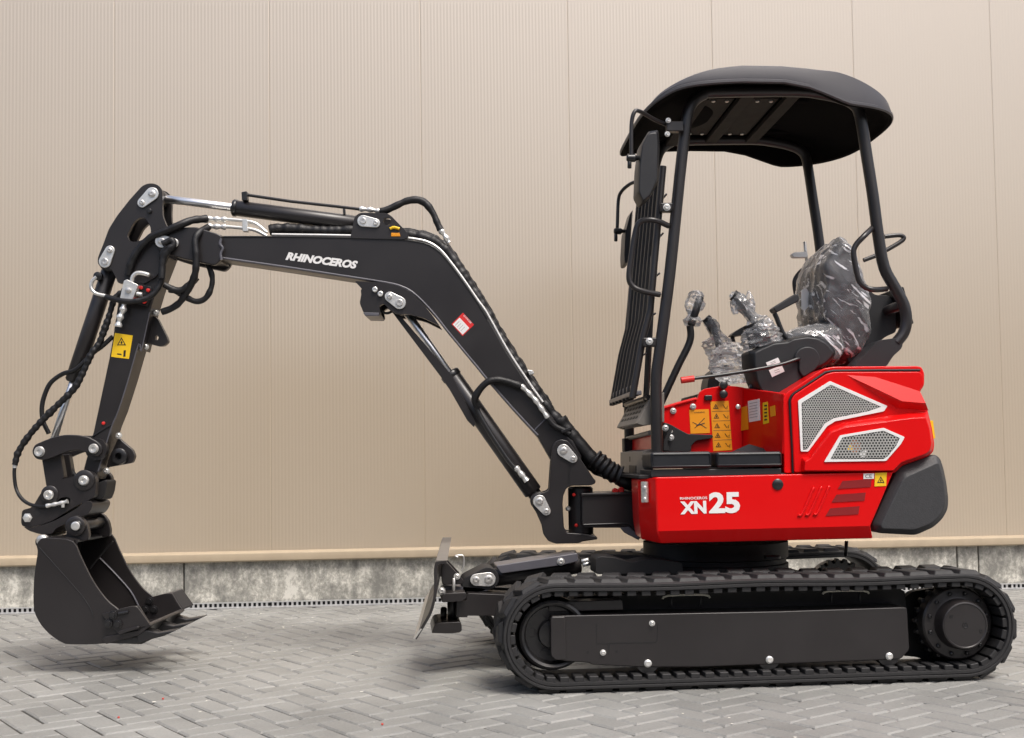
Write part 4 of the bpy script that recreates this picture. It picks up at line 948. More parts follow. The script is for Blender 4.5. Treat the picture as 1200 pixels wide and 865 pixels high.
# platform nose with swing bracket
nose = plate('swing_bracket', UF, c('O', 316,506, 360,498, 660,492, 780,492, 780,720, 650,775, 590,720, 560,705, 330,705, 316,690), -.15, .15, 'black', EX, r=2, bev=.005)
tpx('weld_bead', UF, c('O', 325,688, 440,684, 560,682, 600,690, 640,735), -.152, .0055, 'black_satin', nose, n=3, wob=.25)
plate('bracket_cap', UF, c('O', 312,500, 660,494, 660,506, 312,515), -.165, .165, 'black', nose, r=1)
plate('nose_gusset', UF, c('O', 545,705, 600,700, 660,760, 655,780, 570,735), -.17, -.15, 'grey_paint', nose)
spn = lathe('swing_pin', UF.wp(c('O', 310,745)[0], -.02)+UF.V*0, Vector((0, 0, 1)), [(0, .05), (.008, .058), (.215, .058), (.223, .05)], 'black', EX, seg=28)
for p in c('O', 266,508, 280,690): lathe('grease_nipple', UF.wp(p, -.08), -UF.V, [(0, .008), (.012, .008), (.016, .004)], 'red_plastic', spn, seg=10)
for p in c('O', 510,485, 545,480): lathe('hose_plug', UF.wp(p, -.05), -UF.V, [(0, .014), (.03, .014), (.034, .01)], 'red_plastic', nose, seg=12)

# ------------------------------------------------------------------ boom, arm, bucket
BV = .078
sb = plate('swing_post', MF, c('O', 118,480, 132,280, 135,225, 155,190, 190,176, 230,185, 262,225, 385,410, 398,425, 396,440, 370,452, 250,455, 222,470, 205,510, 200,560, 208,700, 225,735, 330,740, 400,755, 408,765, 405,775, 330,782, 300,797, 160,800, 115,785, 85,745, 75,690, 40,610, 20,580, 22,530, 50,505, 100,490), -.125, -.085, 'black', EX, r=2.5, bev=.006)
plate('far_cheek', MF, c('O', 118,480, 132,280, 135,225, 155,190, 190,176, 230,185, 262,225, 385,410, 398,425, 396,440, 370,452, 250,455, 222,470, 205,510, 200,560, 208,700, 225,735, 330,740, 400,755, 408,765, 405,775, 330,782, 300,797, 160,800, 115,785, 85,745, 75,690, 40,610, 20,580, 22,530, 50,505, 100,490), .085, .125, 'black', sb, r=2.5, bev=.006, ref=-.125)
plate('web', MF, c('O', 122,440, 200,470, 200,700, 150,730, 110,640), -.086, .086, 'black_matte', sb)
plate('post_head', MF, c('O', 235,400, 380,412, 385,440, 240,450), -.084, .084, 'black', sb)
plate('post_toe', MF, c('O', 215,735, 400,758, 400,775, 300,790, 150,790), -.084, .084, 'black', sb)
lockplate(MF, c('O', 206,245)[0], c('O', 262,292)[0], 7.6, 5.2, -.135, sb)
lockplate(MF, c('O', 62,548)[0], c('O', 103,606)[0], 7.6, 5.2, -.135, sb)
text('cast_mark', 'OX0Y2X', MF, c('O', 245,440)[0], c('O', 250,325)[0], -.1262, 3.2, 'black_satin', sb)
for p in c('O', 232,590): lathe('grease_nipple', MF.wp(p, -.02), -MF.V, [(0, .012), (.03, .012), (.036, .006)], 'zinc', sb, seg=10)
# boom
top = c('D', 92,276, 330,276, 600,280, 830,287, 930,297, 985,312, 1030,342, 1075,395, 1130,470, 1189,556) + c('E', 410,130, 470,238, 540,345, 600,425, 640,480, 665,500)
bot = c('E', 690,545, 690,600, 640,600, 600,560, 560,490, 480,402, 400,310) + c('D', 1189,838, 1060,682, 1010,618, 960,562, 910,517, 860,492, 800,478, 700,462, 400,416, 92,372)
bm_px = top+bot
nL = [MF.pt(p, -BV) for p in bm_px]
boom = plate('boom', MF, bm_px, -BV, BV, 'black', EX, r=0, bev=.007)
# flange lines: weld beads on top and bottom plates, lower one painted light as edge highlight
tpx('weld_bead', MF, c('D', 100,279, 330,279, 600,283, 830,290, 930,300, 985,315, 1030,346, 1075,399, 1130,474, 1189,560)+c('E', 410,136), -BV-.001, .0035, 'black_satin', boom, n=2, seg=8, wob=.2)
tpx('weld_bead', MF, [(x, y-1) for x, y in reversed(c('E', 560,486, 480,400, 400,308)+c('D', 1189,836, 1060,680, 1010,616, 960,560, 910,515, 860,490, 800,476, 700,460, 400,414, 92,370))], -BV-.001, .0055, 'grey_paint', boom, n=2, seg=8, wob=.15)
nose = plate('boom_nose', MF, c('Q', 490,450, 510,395, 560,365, 640,350, 800,345, 960,395, 985,410, 985,580, 940,625, 820,600, 700,575, 600,545, 520,510), -.105, -.072, 'black', boom, r=4, bev=.006)
plate('boom_nose', MF, c('Q', 490,450, 510,395, 560,365, 640,350, 800,345, 960,395, 985,410, 985,580, 940,625, 820,600, 700,575, 600,545, 520,510), .072, .105, 'black', boom, r=4, bev=.006, ref=-.105)
plate('nose_core', MF, c('Q', 800,360, 985,405, 985,600, 820,590), -.073, .073, 'black', boom)
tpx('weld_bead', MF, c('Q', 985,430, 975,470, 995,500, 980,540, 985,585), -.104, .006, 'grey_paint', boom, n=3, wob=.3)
lockplate(MF, c('Q', 550,448)[0], c('Q', 640,462)[0], 7.6, 5.4, -.115, nose)
text('brand_lettering', 'RHINOCEROS', MF, c('D', 376,377)[0], c('D', 679,416)[0], -BV-.0015, 9.6, 'white', boom, shear=.28, off=.055)
dc = plate('warning_decal', MF, c('E', 303,152, 337,118, 370,154, 336,188), -BV-.0016, -BV-.0004, 'ink_red', boom, bev=0)
plate('decal_field', MF, c('E', 307,153, 327,133, 356,164, 336,184), -BV-.0022, -BV-.0012, 'white', dc, bev=0)
text('decal_print', 'DANGER', MF, c('E', 338,128)[0], c('E', 360,152)[0], -BV-.0022, 2.2, 'white', dc)
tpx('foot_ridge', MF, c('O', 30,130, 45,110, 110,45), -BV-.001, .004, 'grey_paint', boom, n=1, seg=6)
for k_ in range(4): tpx('decal_line', MF, [(a[0], a[1]) for a in c('E', 314+k_*5.5,156+k_*5.5, 326+k_*5.5,144+k_*5.5)], -BV-.0022, .0009, 'foam', dc, n=1, seg=4)
# lamp / cylinder bracket under the boom
bk = plate('cylinder_bracket', MF, c('D', 668,466, 800,474, 860,488, 905,512, 955,560, 1000,615, 1028,656, 960,622, 900,606, 846,606, 815,585, 790,560, 772,572, 778,606, 768,613, 712,611, 700,585, 690,560, 700,500), -.10, -.07, 'black', boom, r=2.5, bev=.004)
plate('cylinder_bracket', MF, c('D', 668,466, 800,474, 860,488, 905,512, 955,560, 1000,615, 1028,656, 960,622, 900,606, 846,606, 815,585, 790,560, 772,572, 778,606, 768,613, 712,611, 700,585, 690,560, 700,500), .07, .10, 'black', boom, r=2.5, bev=.004, ref=-.10)
plate('work_lamp', MF, c('D', 694,500, 770,495, 768,608, 714,608, 700,580), -.07, .07, 'black_satin', boom, r=2)
plate('lamp_foot', MF, c('D', 704,598, 772,600, 772,614, 712,613), -.105, .1, 'grey_paint', boom)
lockplate(MF, c('D', 858,558)[0], c('D', 816,532)[0], 7.4, 5.8, -.11, bk)
for p in c('D', 755,503, 778,521): bolt(MF, p, -.102, .0125, 'zinc', bk, washer=False)
tpx('lamp_cable', MF, c('D', 775,590, 800,602, 820,598, 835,585), -.06, .006, 'hose', boom)
# boom cylinder
rp0, rp1 = axp(MF, c('D', 858,558)[0], -.11), axp(MF, c('O', 62,548)[0], -.135); ax = (rp1-rp0); ln = ax.length; d_ = ax.normalized()
bcy = rod('boom_cylinder', rp0+d_*ln*.36, rp0+d_*ln*.96, .044, 'black', EX, seg=28)
rod('cylinder_neck', rp0+d_*ln*.93, rp0+d_*ln*.995, .032, 'black', bcy, seg=24)
rod('gland', rp0+d_*ln*.345, rp0+d_*ln*.375, .048, 'black_satin', bcy, seg=28)
rod('piston_rod', rp0+d_*.03, rp0+d_*ln*.37, .0185, 'chrome', bcy, seg=24)
for q in (rp0, rp1): rod('cylinder_eye', q-MF.V*.06, q+MF.V*.06, .042, 'black', bcy, seg=24)
gp = c('E', 130,122, 143,118, 300,302, 372,448, 372,456, 358,450)
plate('rod_guard', MF, c('E', 130,122, 146,122, 305,306, 374,446, 370,460, 350,440, 290,335), -.052, -.040, 'black', bcy, r=1.5)
tpx('cylinder_pipe', MF, c('E', 372,385, 385,420, 420,480, 470,555, 495,585), -.058, .012, 'black_satin', bcy, n=4)
fit = tpx('pipe_fitting', MF, c('E', 494,578, 528,620), -.06, .013, 'zinc', bcy, n=1, step=.012, rip=(.2, 3))
tpx('boom_cylinder_hose', MF, c('E', 385,400, 372,378, 385,350, 410,325, 440,318, 475,325, 510,338), [-.06, -.08, -.09, -.1, -.1, -.1, -.095], .0160, 'hose', EX, n=6, step=.008, rip=(.02, 5), wob=.2)
tpx('pipe_fitting', MF, c('E', 510,335, 550,375, 590,432), [-.098, -.098, -.098], .011, 'zinc', boom, n=2, step=.011, rip=(.2, 4))
tpx('boom_hose', MF, c('E', 585,425, 610,455, 640,470, 655,480), -.095, .013, 'hose', EX)
plate('hose_clip', MF, c('E', 628,470, 660,458, 664,466, 634,478), -.11, -.02, 'black_satin', boom)
# hoses along the boom's back
hp = c('D', 310,252, 345,246, 400,246, 470,251, 560,256, 650,254, 760,262, 880,270, 960,282, 1026,312, 1074,362, 1124,440, 1184,528) + c('E', 406,116, 466,220, 537,327, 590,402, 650,478, 720,570, 790,602, 850,622)
tpx('hose_bundle', MF, hp, -.015, .026, 'hose', EX, n=6, step=.007, rip=(.04, 5), wob=.3)
tpx('hose_bundle', MF, [(x+1, y-2) for x, y in hp[6:-4]], .03, .022, 'hose', EX, n=6, step=.007, rip=(.04, 5), wob=.3)
tpx('corrugated_sleeve', MF, c('O', 180,60, 250,150, 330,245, 400,320, 470,370, 560,420, 640,455), [-.04]*7, .034, 'hose', EX, n=6, step=.006, rip=(.015, 7), wob=.15)
tpx('corrugated_sleeve', MF, c('O', 385,290, 430,325, 490,370, 545,395), [-.045]*4, .045, 'hose', EX, n=8, step=.004, rip=(.08, 7))
tpx('steel_line', MF, c('D', 320,270, 600,274, 830,281, 930,290, 985,305, 1030,335, 1075,388, 1130,462, 1189,548)+c('E', 410,122, 470,230, 540,336, 575,385), -.064, .0068, 'zinc', boom, n=4)
hpb = plate('hose_clamp', MF, c('E', 528,288, 545,290, 550,300, 536,304), -.07, -.04, 'zinc', boom)
# arm cylinder
p0, p1 = axp(MF, c('Q', 482,105)[0], -.092), axp(MF, c('D', 704,212)[0], -.095); d_ = (p1-p0).normalized(); ln = (p1-p0).length
acy = rod('arm_cylinder', p0+d_*ln*.37, p0+d_*ln*.965, .037, 'black', EX, seg=28)
rod('gland', p0+d_*ln*.36, p0+d_*ln*.385, .041, 'black_satin', acy, seg=28)
rod('piston_rod', p0+d_*.02, p0+d_*ln*.38, .0195, 'chrome', acy, seg=24)
for q in (p0, p1): rod('cylinder_eye', q-MF.V*.055, q+MF.V*.055, .042, 'black', acy, seg=24)
plate('pipe_block', MF, c('D', 190,90, 213,86, 215,124, 192,126), -.04, .0, 'black_satin', acy, r=1)
tpx('cylinder_pipe', MF, c('D', 210,102, 400,130, 600,152, 690,163), -.02, .0075, 'black_satin', acy, n=1)
plate('pipe_stay', MF, c('D', 618,160, 628,160, 630,185, 620,185), -.03, -.01, 'black_satin', acy)
tpx('pipe_fitting', MF, c('D', 690,162, 735,165, 775,172), -.03, .011, 'zinc', acy, n=3, step=.01, rip=(.3, 4))
lg = plate('cylinder_lug', MF, c('D', 655,262, 668,195, 690,178, 800,178, 822,190, 880,250, 900,275, 880,290, 650,285), -.085, -.06, 'black', boom, r=3, holes=[c('D', 788,215, 795,200, 815,198, 824,210, 818,228, 798,232)], ro=1)
plate('cylinder_lug', MF, c('D', 655,262, 668,195, 690,178, 800,178, 822,190, 880,250, 900,275, 880,290, 650,285), .06, .085, 'black', boom, r=3, holes=[c('D', 788,215, 795,200, 815,198, 824,210, 818,228, 798,232)], ro=1, ref=-.085)
lockplate(MF, c('D', 704,212)[0], c('D', 757,221)[0], 6.8, 5.2, -.095, lg)
tpx('lifting_strap', MF, c('D', 818,246, 835,240, 858,246), -.09, .007, 'yellow', boom, n=3)
plate('strap_tag', MF, c('D', 822,262, 858,262, 862,278, 822,278), -.088, -.08, 'orange', boom)
tpx('arm_cylinder_hose', MF, c('D', 775,172, 800,168, 840,150, 890,128, 935,124, 970,140, 1000,180, 1015,215, 1032,252), [-.03]*9, .0168, 'hose', EX, n=6, step=.008, rip=(.02, 5), wob=.2)
tpx('pipe_fitting', MF, c('D', 1030,250, 1050,275, 1068,305), -.03, .012, 'zinc', boom, n=2, step=.01, rip=(.3, 4))
# steel lines at the boom tip
for dy, a, b in ((0, 905, 1120), (14, 930, 1130)):
    tpx('steel_line', MF, c('A', 960,222+dy*2.4, 1050,225+dy*2.4, 1130,232+dy*2.4, 1180,245+dy*2.2, 1230,285+dy*1.2), -.045, .0085, 'zinc', boom, n=4)
    tpx('pipe_fitting', MF, c('A', 955,222+dy*2.4, 1045,226+dy*2.4), -.045, .0125, 'zinc', boom, n=2, step=.009, rip=(.25, 4))
plate('line_clamp', MF, c('A', 1115,222, 1140,222, 1142,280, 1118,280), -.06, -.03, 'zinc', boom)
# arm
arm_px = c('A', 548,560, 545,600, 520,770, 503,865) + c('B', 430,420, 385,590, 400,640, 440,640, 452,600, 492,470, 517,388, 545,320, 590,180, 640,8) + c('A', 650,830, 690,650, 735,505, 778,395, 700,380, 600,480)
arm = plate('arm', MF, arm_px, -.07, .07, 'black', EX, bev=.006)
tp = c('Q', 130,470, 170,360, 230,265, 320,150, 410,50, 450,32, 490,30, 530,45, 556,80, 560,150, 556,200, 560,270, 585,330, 605,375, 615,440, 610,520, 560,600, 520,700, 420,760, 330,740, 240,760, 215,700, 190,650, 110,635, 90,610, 90,570)
hole = c('Q', 300,410, 345,320, 385,280, 430,278, 455,310, 472,350, 476,390, 440,430, 365,455, 320,450)
ap = plate('arm_plate', MF, tp, -.082, -.060, 'black', arm, r=4, holes=[hole], ro=3, bev=.005)
ap2 = plate('arm_plate', MF, tp, .060, .082, 'black', arm, r=4, holes=[hole], ro=3, bev=.005, ref=-.082)
plate('arm_web', MF, c('Q', 140,460, 200,340, 300,210, 330,230, 310,300, 260,400, 240,560, 160,600), -.061, .061, 'black_matte', arm)
lathe('grease_boss', MF.wp(c('Q', 466,232)[0], -.082), -MF.V, [(0, .012), (.01, .012), (.014, .008)], 'black_satin', ap, seg=12)
lockplate(MF, c('Q', 482,105)[0], c('Q', 410,170)[0], 7.6, 5.6, -.092, ap)
lockplate(MF, c('Q', 140,596)[0], c('Q', 176,515)[0], 7.2, 5.6, -.092, ap)
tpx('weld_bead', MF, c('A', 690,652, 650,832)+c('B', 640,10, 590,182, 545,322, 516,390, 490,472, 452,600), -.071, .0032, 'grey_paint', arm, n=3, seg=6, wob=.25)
tpx('weld_bead', MF, c('B', 425,440, 470,410, 515,385), -.0715, .004, 'black_satin', arm, n=3, seg=6, wob=.25)
lathe('grease_nipple', MF.wp(c('B', 478,378)[0], -.07), -MF.V, [(0, .008), (.006, .008), (.008, .004)], 'red_plastic', arm, seg=12)
yd = plate('warning_decal', MF, c('A', 530,748, 612,760, 594,868, 512,858), -.0716, -.0702, 'yellow', arm, bev=0)
tri(MF, c('A', 560,790)[0], 5.6, -.0722, yd)
plate('decal_figure', MF, c('A', 570,828, 580,828, 578,858, 568,858), -.0722, -.0714, 'ink', yd, bev=0); plate('decal_figure', MF, c('A', 540,842, 560,844, 560,850, 540,848), -.0722, -.0714, 'ink', yd, bev=0)
# thumb lugs on the arm's underside
l1 = plate('thumb_lug', MF, c('A', 695,660, 725,680, 770,770, 775,790, 755,808, 730,810, 660,790, 680,720), .0, .03, 'black', arm, r=2.5, holes=[c('A', 715,762, 726,758, 732,770, 726,782, 714,780)], ro=1)
l2 = plate('thumb_lug', MF, c('B', 545,445, 610,500, 622,530, 610,560, 490,582, 500,540), .0, .03, 'black', arm, r=2.5)
lathe('thumb_bush', MF.wp(c('B', 556,530)[0], -.005), -MF.V, [(0, .038), (.03, .038), (.033, .034), (.033, .016), (.0, .014)], 'black_satin', l2, seg=24)
for p in c('A', 720,655, 672,812)+c('B', 548,435, 492,597): bolt(MF, p, -.01, .011, 'zinc', arm, h=.014)
# valve block on the arm
vb = plate('valve_block', MF, c('Q', 278,735, 300,725, 382,765, 345,865, 330,900, 250,860), -.125, -.085, 'zinc', arm, r=1)
lathe('valve_bolt', MF.wp(c('Q', 312,805)[0], -.125), -MF.V, [(0, .014), (.01, .014), (.012, .008)], 'steel', vb, seg=6)
tpx('valve_elbow', MF, c('Q', 335,745, 345,705, 375,680, 420,682, 462,695), -.115, .010, 'zinc', vb, n=5)
tpx('valve_elbow', MF, c('A', 575,590, 568,640, 552,680, 545,720), -.11, .014, 'zinc', vb, n=3, step=.008, rip=(.3, 5))
tpx('valve_elbow', MF, c('A', 632,568, 655,572), -.11, .011, 'zinc', vb, n=1)
plate('valve_plate', MF, c('A', 640,520, 695,535, 700,560, 680,625, 610,610), -.085, -.072, 'black_satin', arm, r=1)
for p in c('A', 652,540, 684,552, 636,595, 666,606): lathe('cap_plug', MF.wp(p, -.086), -MF.V, [(0, .009), (.008, .009), (.010, .005)], 'red_plastic', arm, seg=10)
# bucket cylinder
q0, q1 = axp(MF, c('Q', 140,596)[0], -.092), axp(MF, c('P', 287,181)[0], -.115); d_ = (q1-q0).normalized(); ln = (q1-q0).length
kcy = rod('bucket_cylinder', q0+d_*.03, q0+d_*ln*.625, .037, 'black', EX, seg=28)
rod('gland', q0+d_*ln*.60, q0+d_*ln*.63, .034, 'black_satin', kcy, seg=28)
rod('piston_rod', q0+d_*ln*.61, q1-d_*.02, .017, 'chrome', kcy, seg=24)
rod('cylinder_eye', q0-MF.V*.055, q0+MF.V*.055, .04, 'black', kcy); rod('cylinder_eye', q1-MF.V*.05, q1+MF.V*.05, .04, 'black', kcy)
tpx('cylinder_elbow', MF, c('A', 445,490, 425,510, 420,540, 440,565, 490,578), -.06, .0085, 'zinc', kcy, n=5)
lathe('port_boss', MF.wp(c('A', 460,490)[0], -.03), -MF.V, [(0, .02), (.03, .02), (.034, .012)], 'black_satin', kcy)
# hoses round the arm
hz = dict(n=6, step=.008, rip=(.025, 5), wob=.22)
tpx('arm_hose', MF, c('A', 490,582, 560,600, 630,602, 700,575, 740,520, 752,450, 745,395, 770,350), [-.08, -.12, -.13, -.125, -.12, -.12, -.13, -.135], .0134, 'hose', EX, **hz)
tpx('arm_hose', MF, c('A', 590,480, 610,410, 650,350, 700,305, 760,280, 830,250, 890,228, 955,222), [-.09, -.10, -.105, -.11, -.12, -.12, -.09, -.05], .0176, 'hose', EX, **hz)
tpx('arm_hose', MF, c('A', 750,340, 790,320, 800,345, 775,365, 750,420, 745,500), [-.13]*6, .016, 'hose', EX, **hz)
tpx('arm_hose', MF, c('A', 755,525, 800,550, 860,585, 905,603, 945,590, 972,545, 978,490, 958,430, 950,400), [-.1, -.09, -.06, -.05, -.05, -.05, -.05, -.05, -.05], .0143, 'hose', EX, **hz)
tpx('arm_hose', MF, c('A', 745,652, 790,635, 830,605, 870,545, 898,480, 905,400, 900,320, 925,280, 960,262), [-.05, -.05, -.06, -.09, -.12, -.13, -.125, -.10, -.05], .0160, 'hose', EX, **hz)
tpx('arm_hose', MF, c('A', 780,545, 830,552, 870,530, 905,490), [-.09]*4, .017, 'hose', EX, **hz)
tpx('arm_hose', MF, c('A', 560,560, 525,600, 500,680, 475,750, 455,800)+c('B', 420,60, 385,140, 340,220, 270,290, 190,370, 130,440, 85,510, 68,570), [-.06]*5+[-.07]*8, .015, 'hose', EX, n=6, step=.006, rip=(.11, 5), wob=.3)
tpx('sling_hose', MF, c('A', 520,765, 470,810, 430,840)+c('B', 350,130, 290,150, 235,190, 205,250, 193,310, 200,370, 225,425), [-.05]*4+[-.02]*6, .011, 'hose', EX, n=6)
h5 = tpx('coupler_hose', MF, c('B', 68,568, 66,620, 75,680, 100,725, 140,752, 190,762, 222,760), [-.07]*3+[-.09, -.11, -.13, -.14], .0085, 'hose', EX, n=6)
lathe('hose_ferrule', MF.wp(c('B', 68,584)[0], -.07), Vector((0, 0, 1)), [(0, .011), (.014, .011)], 'zinc', h5, seg=12)
tpx('pipe_fitting', MF, c('P', 335,575, 400,562, 460,550, 490,540), -.14, .0095, 'zinc', h5, n=3, step=.008, rip=(.2, 4))
tpx('pipe_fitting', MF, c('P', 458,548, 456,585), -.14, .008, 'zinc', h5, n=1)
tpx('link_hose', MF, c('P', 455,205, 490,260, 520,320, 545,360), .05, .011, 'hose', EX)
# bucket linkage
lk = c('P', 228,180, 248,132, 320,100, 400,70, 480,58, 560,60, 640,75, 700,105, 735,140, 740,180, 715,215, 670,212, 640,195, 580,170, 520,172, 450,195, 380,225, 310,244, 252,232)
ln1 = plate('rocker_link', MF, lk, -.115, -.085, 'black', EX, r=4, bev=.005); plate('rocker_link', MF, lk, .085, .115, 'black', EX, r=4, bev=.005, ref=-.115)
for p, r in ((c('P', 287,181)[0], .033), (c('P', 679,160)[0], .031)):
    lathe('link_pin', MF.wp(p, -.115), -MF.V, [(0, r*.74), (.004, r*.74), (.006, r*.68), (.010, r*.66), (.015, r*.6), (.014, r*.3), (.010, r*.28)], 'zinc', ln1, seg=24)
lathe('link_boss', MF.wp(c('P', 695,165)[0], -.10), MF.V, [(0, .03), (0, .05), (.03, .05), (.03, .03)], 'black', ln1)
plate('bucket_link', MF, c('P', 300,225, 435,195, 465,375, 335,440), -.075, -.03, 'black', EX, r=2, bev=.006)
plate('bucket_link', MF, c('P', 300,225, 435,195, 465,375, 335,440), .03, .075, 'black', EX, r=2, bev=.006, ref=-.075)
# quick coupler
cq = plate('quick_coupler', MF, c('P', 160,605, 235,585, 290,490, 345,430, 430,385, 535,360, 575,330, 610,318, 660,328, 690,365, 695,420, 690,500, 640,535, 560,570, 470,625, 380,680, 300,710, 215,730, 160,720, 152,690), -.125, -.085, 'black', EX, r=3, bev=.005, holes=[c('P', 415,545, 430,520, 470,508, 505,515, 512,540, 480,572, 440,590, 418,580)], ro=2)
plate('coupler_plate', MF, c('P', 160,605, 235,585, 290,490, 345,430, 430,385, 535,360, 575,330, 610,318, 660,328, 690,365, 695,420, 690,500, 640,535, 560,570, 470,625, 380,680, 300,710, 215,730, 160,720, 152,690), .085, .125, 'black', cq, r=3, bev=.005, ref=-.125)
plate('coupler_core', MF, c('P', 180,620, 300,520, 520,420, 600,380, 680,500, 540,560, 380,660, 220,715), -.086, .086, 'black_matte', cq)
lathe('coupler_boss', MF.wp(c('P', 612,388)[0], -.125), -MF.V, [(0, .047), (.006, .047), (.009, .042), (.009, .02)], 'black', cq)
lathe('coupler_boss', MF.wp(c('P', 362,490)[0], -.125), -MF.V, [(0, .040), (.006, .040), (.009, .036), (.009, .02)], 'black', cq)
for p, r in ((c('P', 608,390)[0], .024), (c('P', 354,495)[0], .023)):
    lathe('link_pin', MF.wp(p, -.136), -MF.V, [(0, r), (.006, r), (.012, r*.9), (.015, r*.75), (.014, r*.35), (.010, r*.3)], 'zinc', cq, seg=24)
lathe('coupler_bolt', MF.wp(c('P', 200,660)[0], -.125), -MF.V, [(0, .022), (.004, .022), (.005, .016), (.014, .016), (.016, .010)], 'zinc', cq, seg=6)
for p, r in ((c('P', 270,625)[0], .019), (c('P', 625,562)[0], .015)): lathe('coupler_hole', MF.wp(p, -.1252), -MF.V, [(0, r), (.001, r), (.001, r*.85), (-.004, r*.8)], 'black_matte', cq, seg=18)
plate('coupler_nose', MF, c('P', 640,420, 700,410, 765,385, 775,400, 762,480, 740,530, 690,530, 640,520), -.06, .07, 'black_matte', cq, r=3, bev=.005)
ck = plate('coupler_hook', MF, c('P', 165,722, 215,735, 300,715, 400,680, 500,625, 560,590, 610,545, 650,535, 672,560, 660,600, 630,640, 590,650, 555,680, 480,700, 400,740, 380,775, 290,780, 210,755), -.135, .10, 'black', cq, r=3, bev=.005)
# bucket: two side plates, wrapped shell, ears, cutters, teeth
BW = .255
def sm2(pts, n=4): return [(q.x, q.y) for q in catmull([Vector((*p, 0)) for p in pts], n)]
side = sm2(c('C', 300,281, 206,277, 180,289, 168,312, 172,345, 160,430, 154,500, 155,600, 178,662, 222,716, 280,756, 330,768, 480,764, 640,738)) + c('C', 692,674, 662,628, 640,590, 600,592) + sm2(c('C', 545,606, 490,560, 430,478, 380,380, 352,314)) + c('C', 336,292)
bk_ = plate('bucket', MF, side, -BW, -BW+.014, 'black', EX, r=0, bev=.003)
plate('side_plate', MF, side, BW-.014, BW, 'black', bk_, r=0, bev=.003, ref=-BW)
outer = catmull([Vector((*p, 0)) for p in c('C', 332,291, 300,281, 206,277, 180,289, 168,312, 172,345, 160,430, 154,500, 155,600, 178,662, 222,716, 280,756, 330,768, 480,764, 640,738, 694,676)], 3)
oL = [MF.pt((q.x, q.y), -BW) for q in outer]; cu_c = Vector((sum(q[0] for q in oL)/len(oL), 0, sum(q[2] for q in oL)/len(oL)))
iL = []
for i, q in enumerate(oL):
    a, b = oL[max(0, i-1)], oL[min(len(oL)-1, i+1)]; tx, tz = b[0]-a[0], b[2]-a[2]; l_ = math.hypot(tx, tz); n_ = Vector((tz/l_, 0, -tx/l_))
    if n_.dot(cu_c-Vector((q[0], 0, q[2]))) < 0: n_ = -n_
    iL.append(Vector((q[0], 0, q[2]))+n_*.012)
prof_ = [(q[0], q[2]) for q in oL]+[(q.x, q.z) for q in reversed(iL)]
loft('shell', [[MF.w((a, v, b)) for a, b in prof_] for v in (-BW+.012, BW-.012)], 'black', bk_, ang=40)
tpx('weld_seam', MF, c('C', 180,320, 260,410, 340,500, 390,560, 420,610, 430,640), -BW-.0005, .0022, 'black_satin', bk_, n=4, seg=6)
tpx('inner_line', MF, c('C', 455,365, 520,430, 600,520, 637,588), BW-.017, .0045, 'grey_paint', bk_, n=3, seg=6, wob=.2)  # light grey tube painting the highlight along the far inner corner
tpx('inner_line', MF, c('C', 520,292, 470,350, 415,418), BW-.10, .004, 'black_satin', bk_, n=2, seg=6)
loft('inner_lip', [[MF.wp(p, v) for p in c('C', 345,290, 352,285, 360,300, 352,306)] for v in (-BW+.014, BW-.014)], 'black', bk_)
earp = c('C', 300,290, 312,215, 330,182, 352,172, 378,184, 400,215, 410,260, 405,290)
er1 = plate('bucket_ear', MF, earp, -.155, -.125, 'black', bk_, r=3); plate('bucket_ear', MF, earp, .125, .155, 'black', bk_, r=3, ref=-.155)
plate('bucket_ear', MF, c('C', 165,318, 160,290, 175,265, 200,258, 225,270, 232,290), -.155, -.125, 'black', bk_, r=3); plate('bucket_ear', MF, c('C', 165,318, 160,290, 175,265, 200,258, 225,270, 232,290), .125, .155, 'black', bk_, r=3, ref=-.155)
rod('bucket_pin', MF.wp(c('C', 352,222)[0], -.18), MF.w(Vector((MF.pt(c('C', 352,222)[0], -.18)[0], .18, MF.pt(c('C', 352,222)[0], -.18)[2]))), .026, 'black_satin', bk_)
rod('bucket_pin', MF.wp(c('C', 190,288)[0], -.175), MF.w(Vector((MF.pt(c('C', 190,288)[0], -.175)[0], .175, MF.pt(c('C', 190,288)[0], -.175)[2]))), .026, 'steel', bk_)
lathe('pin_collar', MF.wp(c('C', 352,222)[0], -.155), -MF.V, [(0, .045), (.016, .045), (.019, .04), (.019, .022), (.024, .022), (.028, .017), (.027, .008)], 'black', bk_)
lathe('pin_end', MF.wp(c('C', 350,222)[0], -.176), -MF.V, [(0, .020), (.008, .020), (.010, .016), (.009, .006)], 'zinc', bk_, seg=18)
def cutter(v0, v1, far):
    pts = c('X', 265,395, 290,388, 500,334, 530,332, 548,340, 640,470, 640,488, 550,500, 400,545)
    if far:
        pts = c('X', 265,395, 290,388, 500,334, 530,332, 548,340, 640,470, 640,488, 550,500, 400,545)
    L = [MF.pt(p, -BW) for p in rc(pts, 2)]
    near = [[MF.w((q[0], v0, q[2])) for q in L]]; fr_ = [[MF.w((q[0], v1, q[2])) for q in L]]
    o = mk('side_cutter', *prism_world(near, fr_), 'black', bk_, bev=.003)
    return o
sc1 = cutter(-BW-.014, -BW, 0); sc2 = cutter(BW, BW+.014, 1)
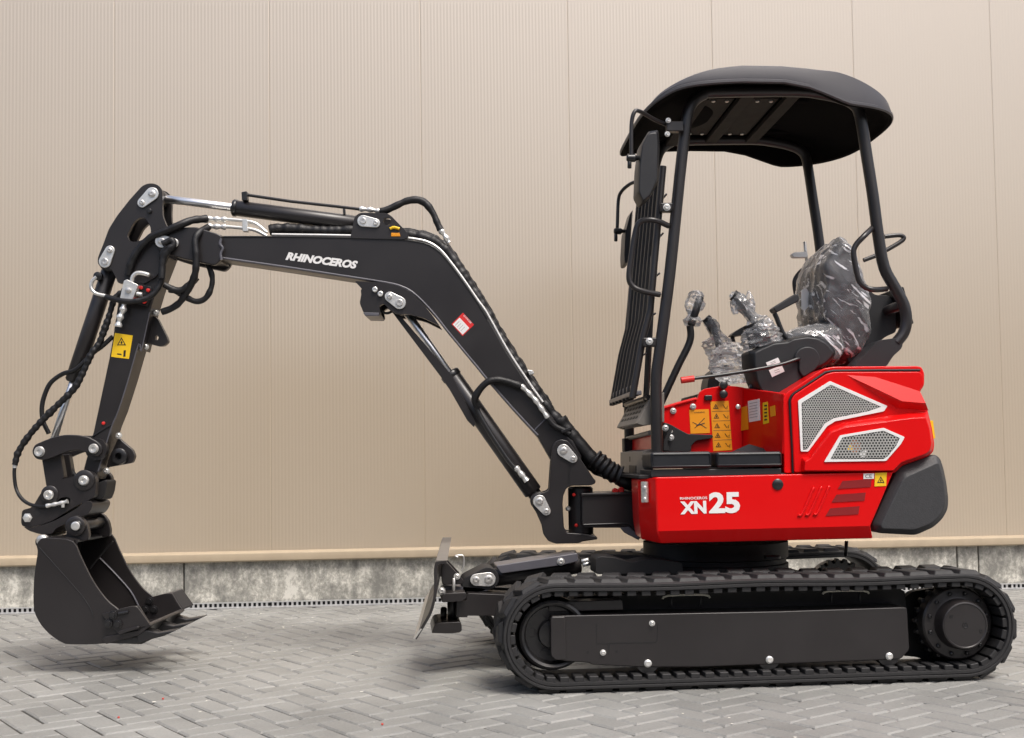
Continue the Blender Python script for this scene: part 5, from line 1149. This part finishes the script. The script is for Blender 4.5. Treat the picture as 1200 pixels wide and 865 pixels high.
# outward wing on the far cutter
Lw = [MF.pt(p, -BW) for p in c('X', 500,334, 540,330, 640,470, 620,486)]
loft('cutter_wing', [[MF.w((q[0], BW, q[2])) for q in Lw], [MF.w((q[0]+.03, BW+.085, q[2]+.01)) for q in Lw]], 'black_satin', bk_, bev=.004)
def bb(p, v, ax_): lathe('cutter_bolt', MF.w((MF.pt(p, -BW)[0], v, MF.pt(p, -BW)[2])), ax_, [(0, .019), (.010, .019), (.011, .013), (.018, .012), (.018, .004)], 'black_satin', bk_, seg=12)
for p in c('X', 325,468, 400,470, 362,398): bb(p, -BW-.014, -MF.V); bb(p, BW-.014, -MF.V)
plate('wear_bar', MF, c('X', 385,545, 400,530, 540,492, 552,500, 548,510, 400,560), -BW-.03, -BW-.01, 'black', bk_, r=1)
tpx('weld_tab', MF, c('X', 395,395, 470,380), -BW-.018, .008, 'black_satin', bk_, n=1)
edge = [MF.pt(p, -BW) for p in c('X', 270,595, 290,572, 560,520, 640,470, 650,485, 560,560, 300,630)]
loft('cutting_lip', [[MF.w((q[0], v, q[2])) for q in edge] for v in (-BW-.012, BW+.012)], 'black', bk_, bev=.003)
tth = [MF.pt(p, -BW-.02) for p in c('X', 268,598, 290,575, 375,568, 388,580, 520,560, 530,530, 570,535, 640,510, 730,545, 640,590, 565,638, 530,640, 300,630)]
tth2 = [MF.pt(p, -BW-.02) for p in c('X', 530,535, 555,528, 600,520, 690,548, 838,522, 740,574, 640,600, 560,640, 532,640)]
for vc in (-BW+.03, 0.0, BW-.03):
    hw = .036
    rg = []
    for v, k in ((-hw, .8), (-hw*.7, 1.0), (hw*.7, 1.0), (hw, .8)):
        cz = sum(q[2] for q in tth2)/len(tth2); rg.append([MF.w((q[0], vc+v, cz+(q[2]-cz)*k)) for q in tth2])
    tt = loft('tooth', rg, 'black_satin', bk_, bev=.003)
    ad_ = [MF.pt(p, -BW-.02) for p in c('X', 268,598, 290,575, 375,568, 388,580, 540,548, 545,640, 300,632)]
    loft('tooth_adapter', [[MF.w((q[0], vc+v, q[2])) for q in ad_] for v in (-.03, .03)], 'black_satin', tt, bev=.003)
WPOS.clear()
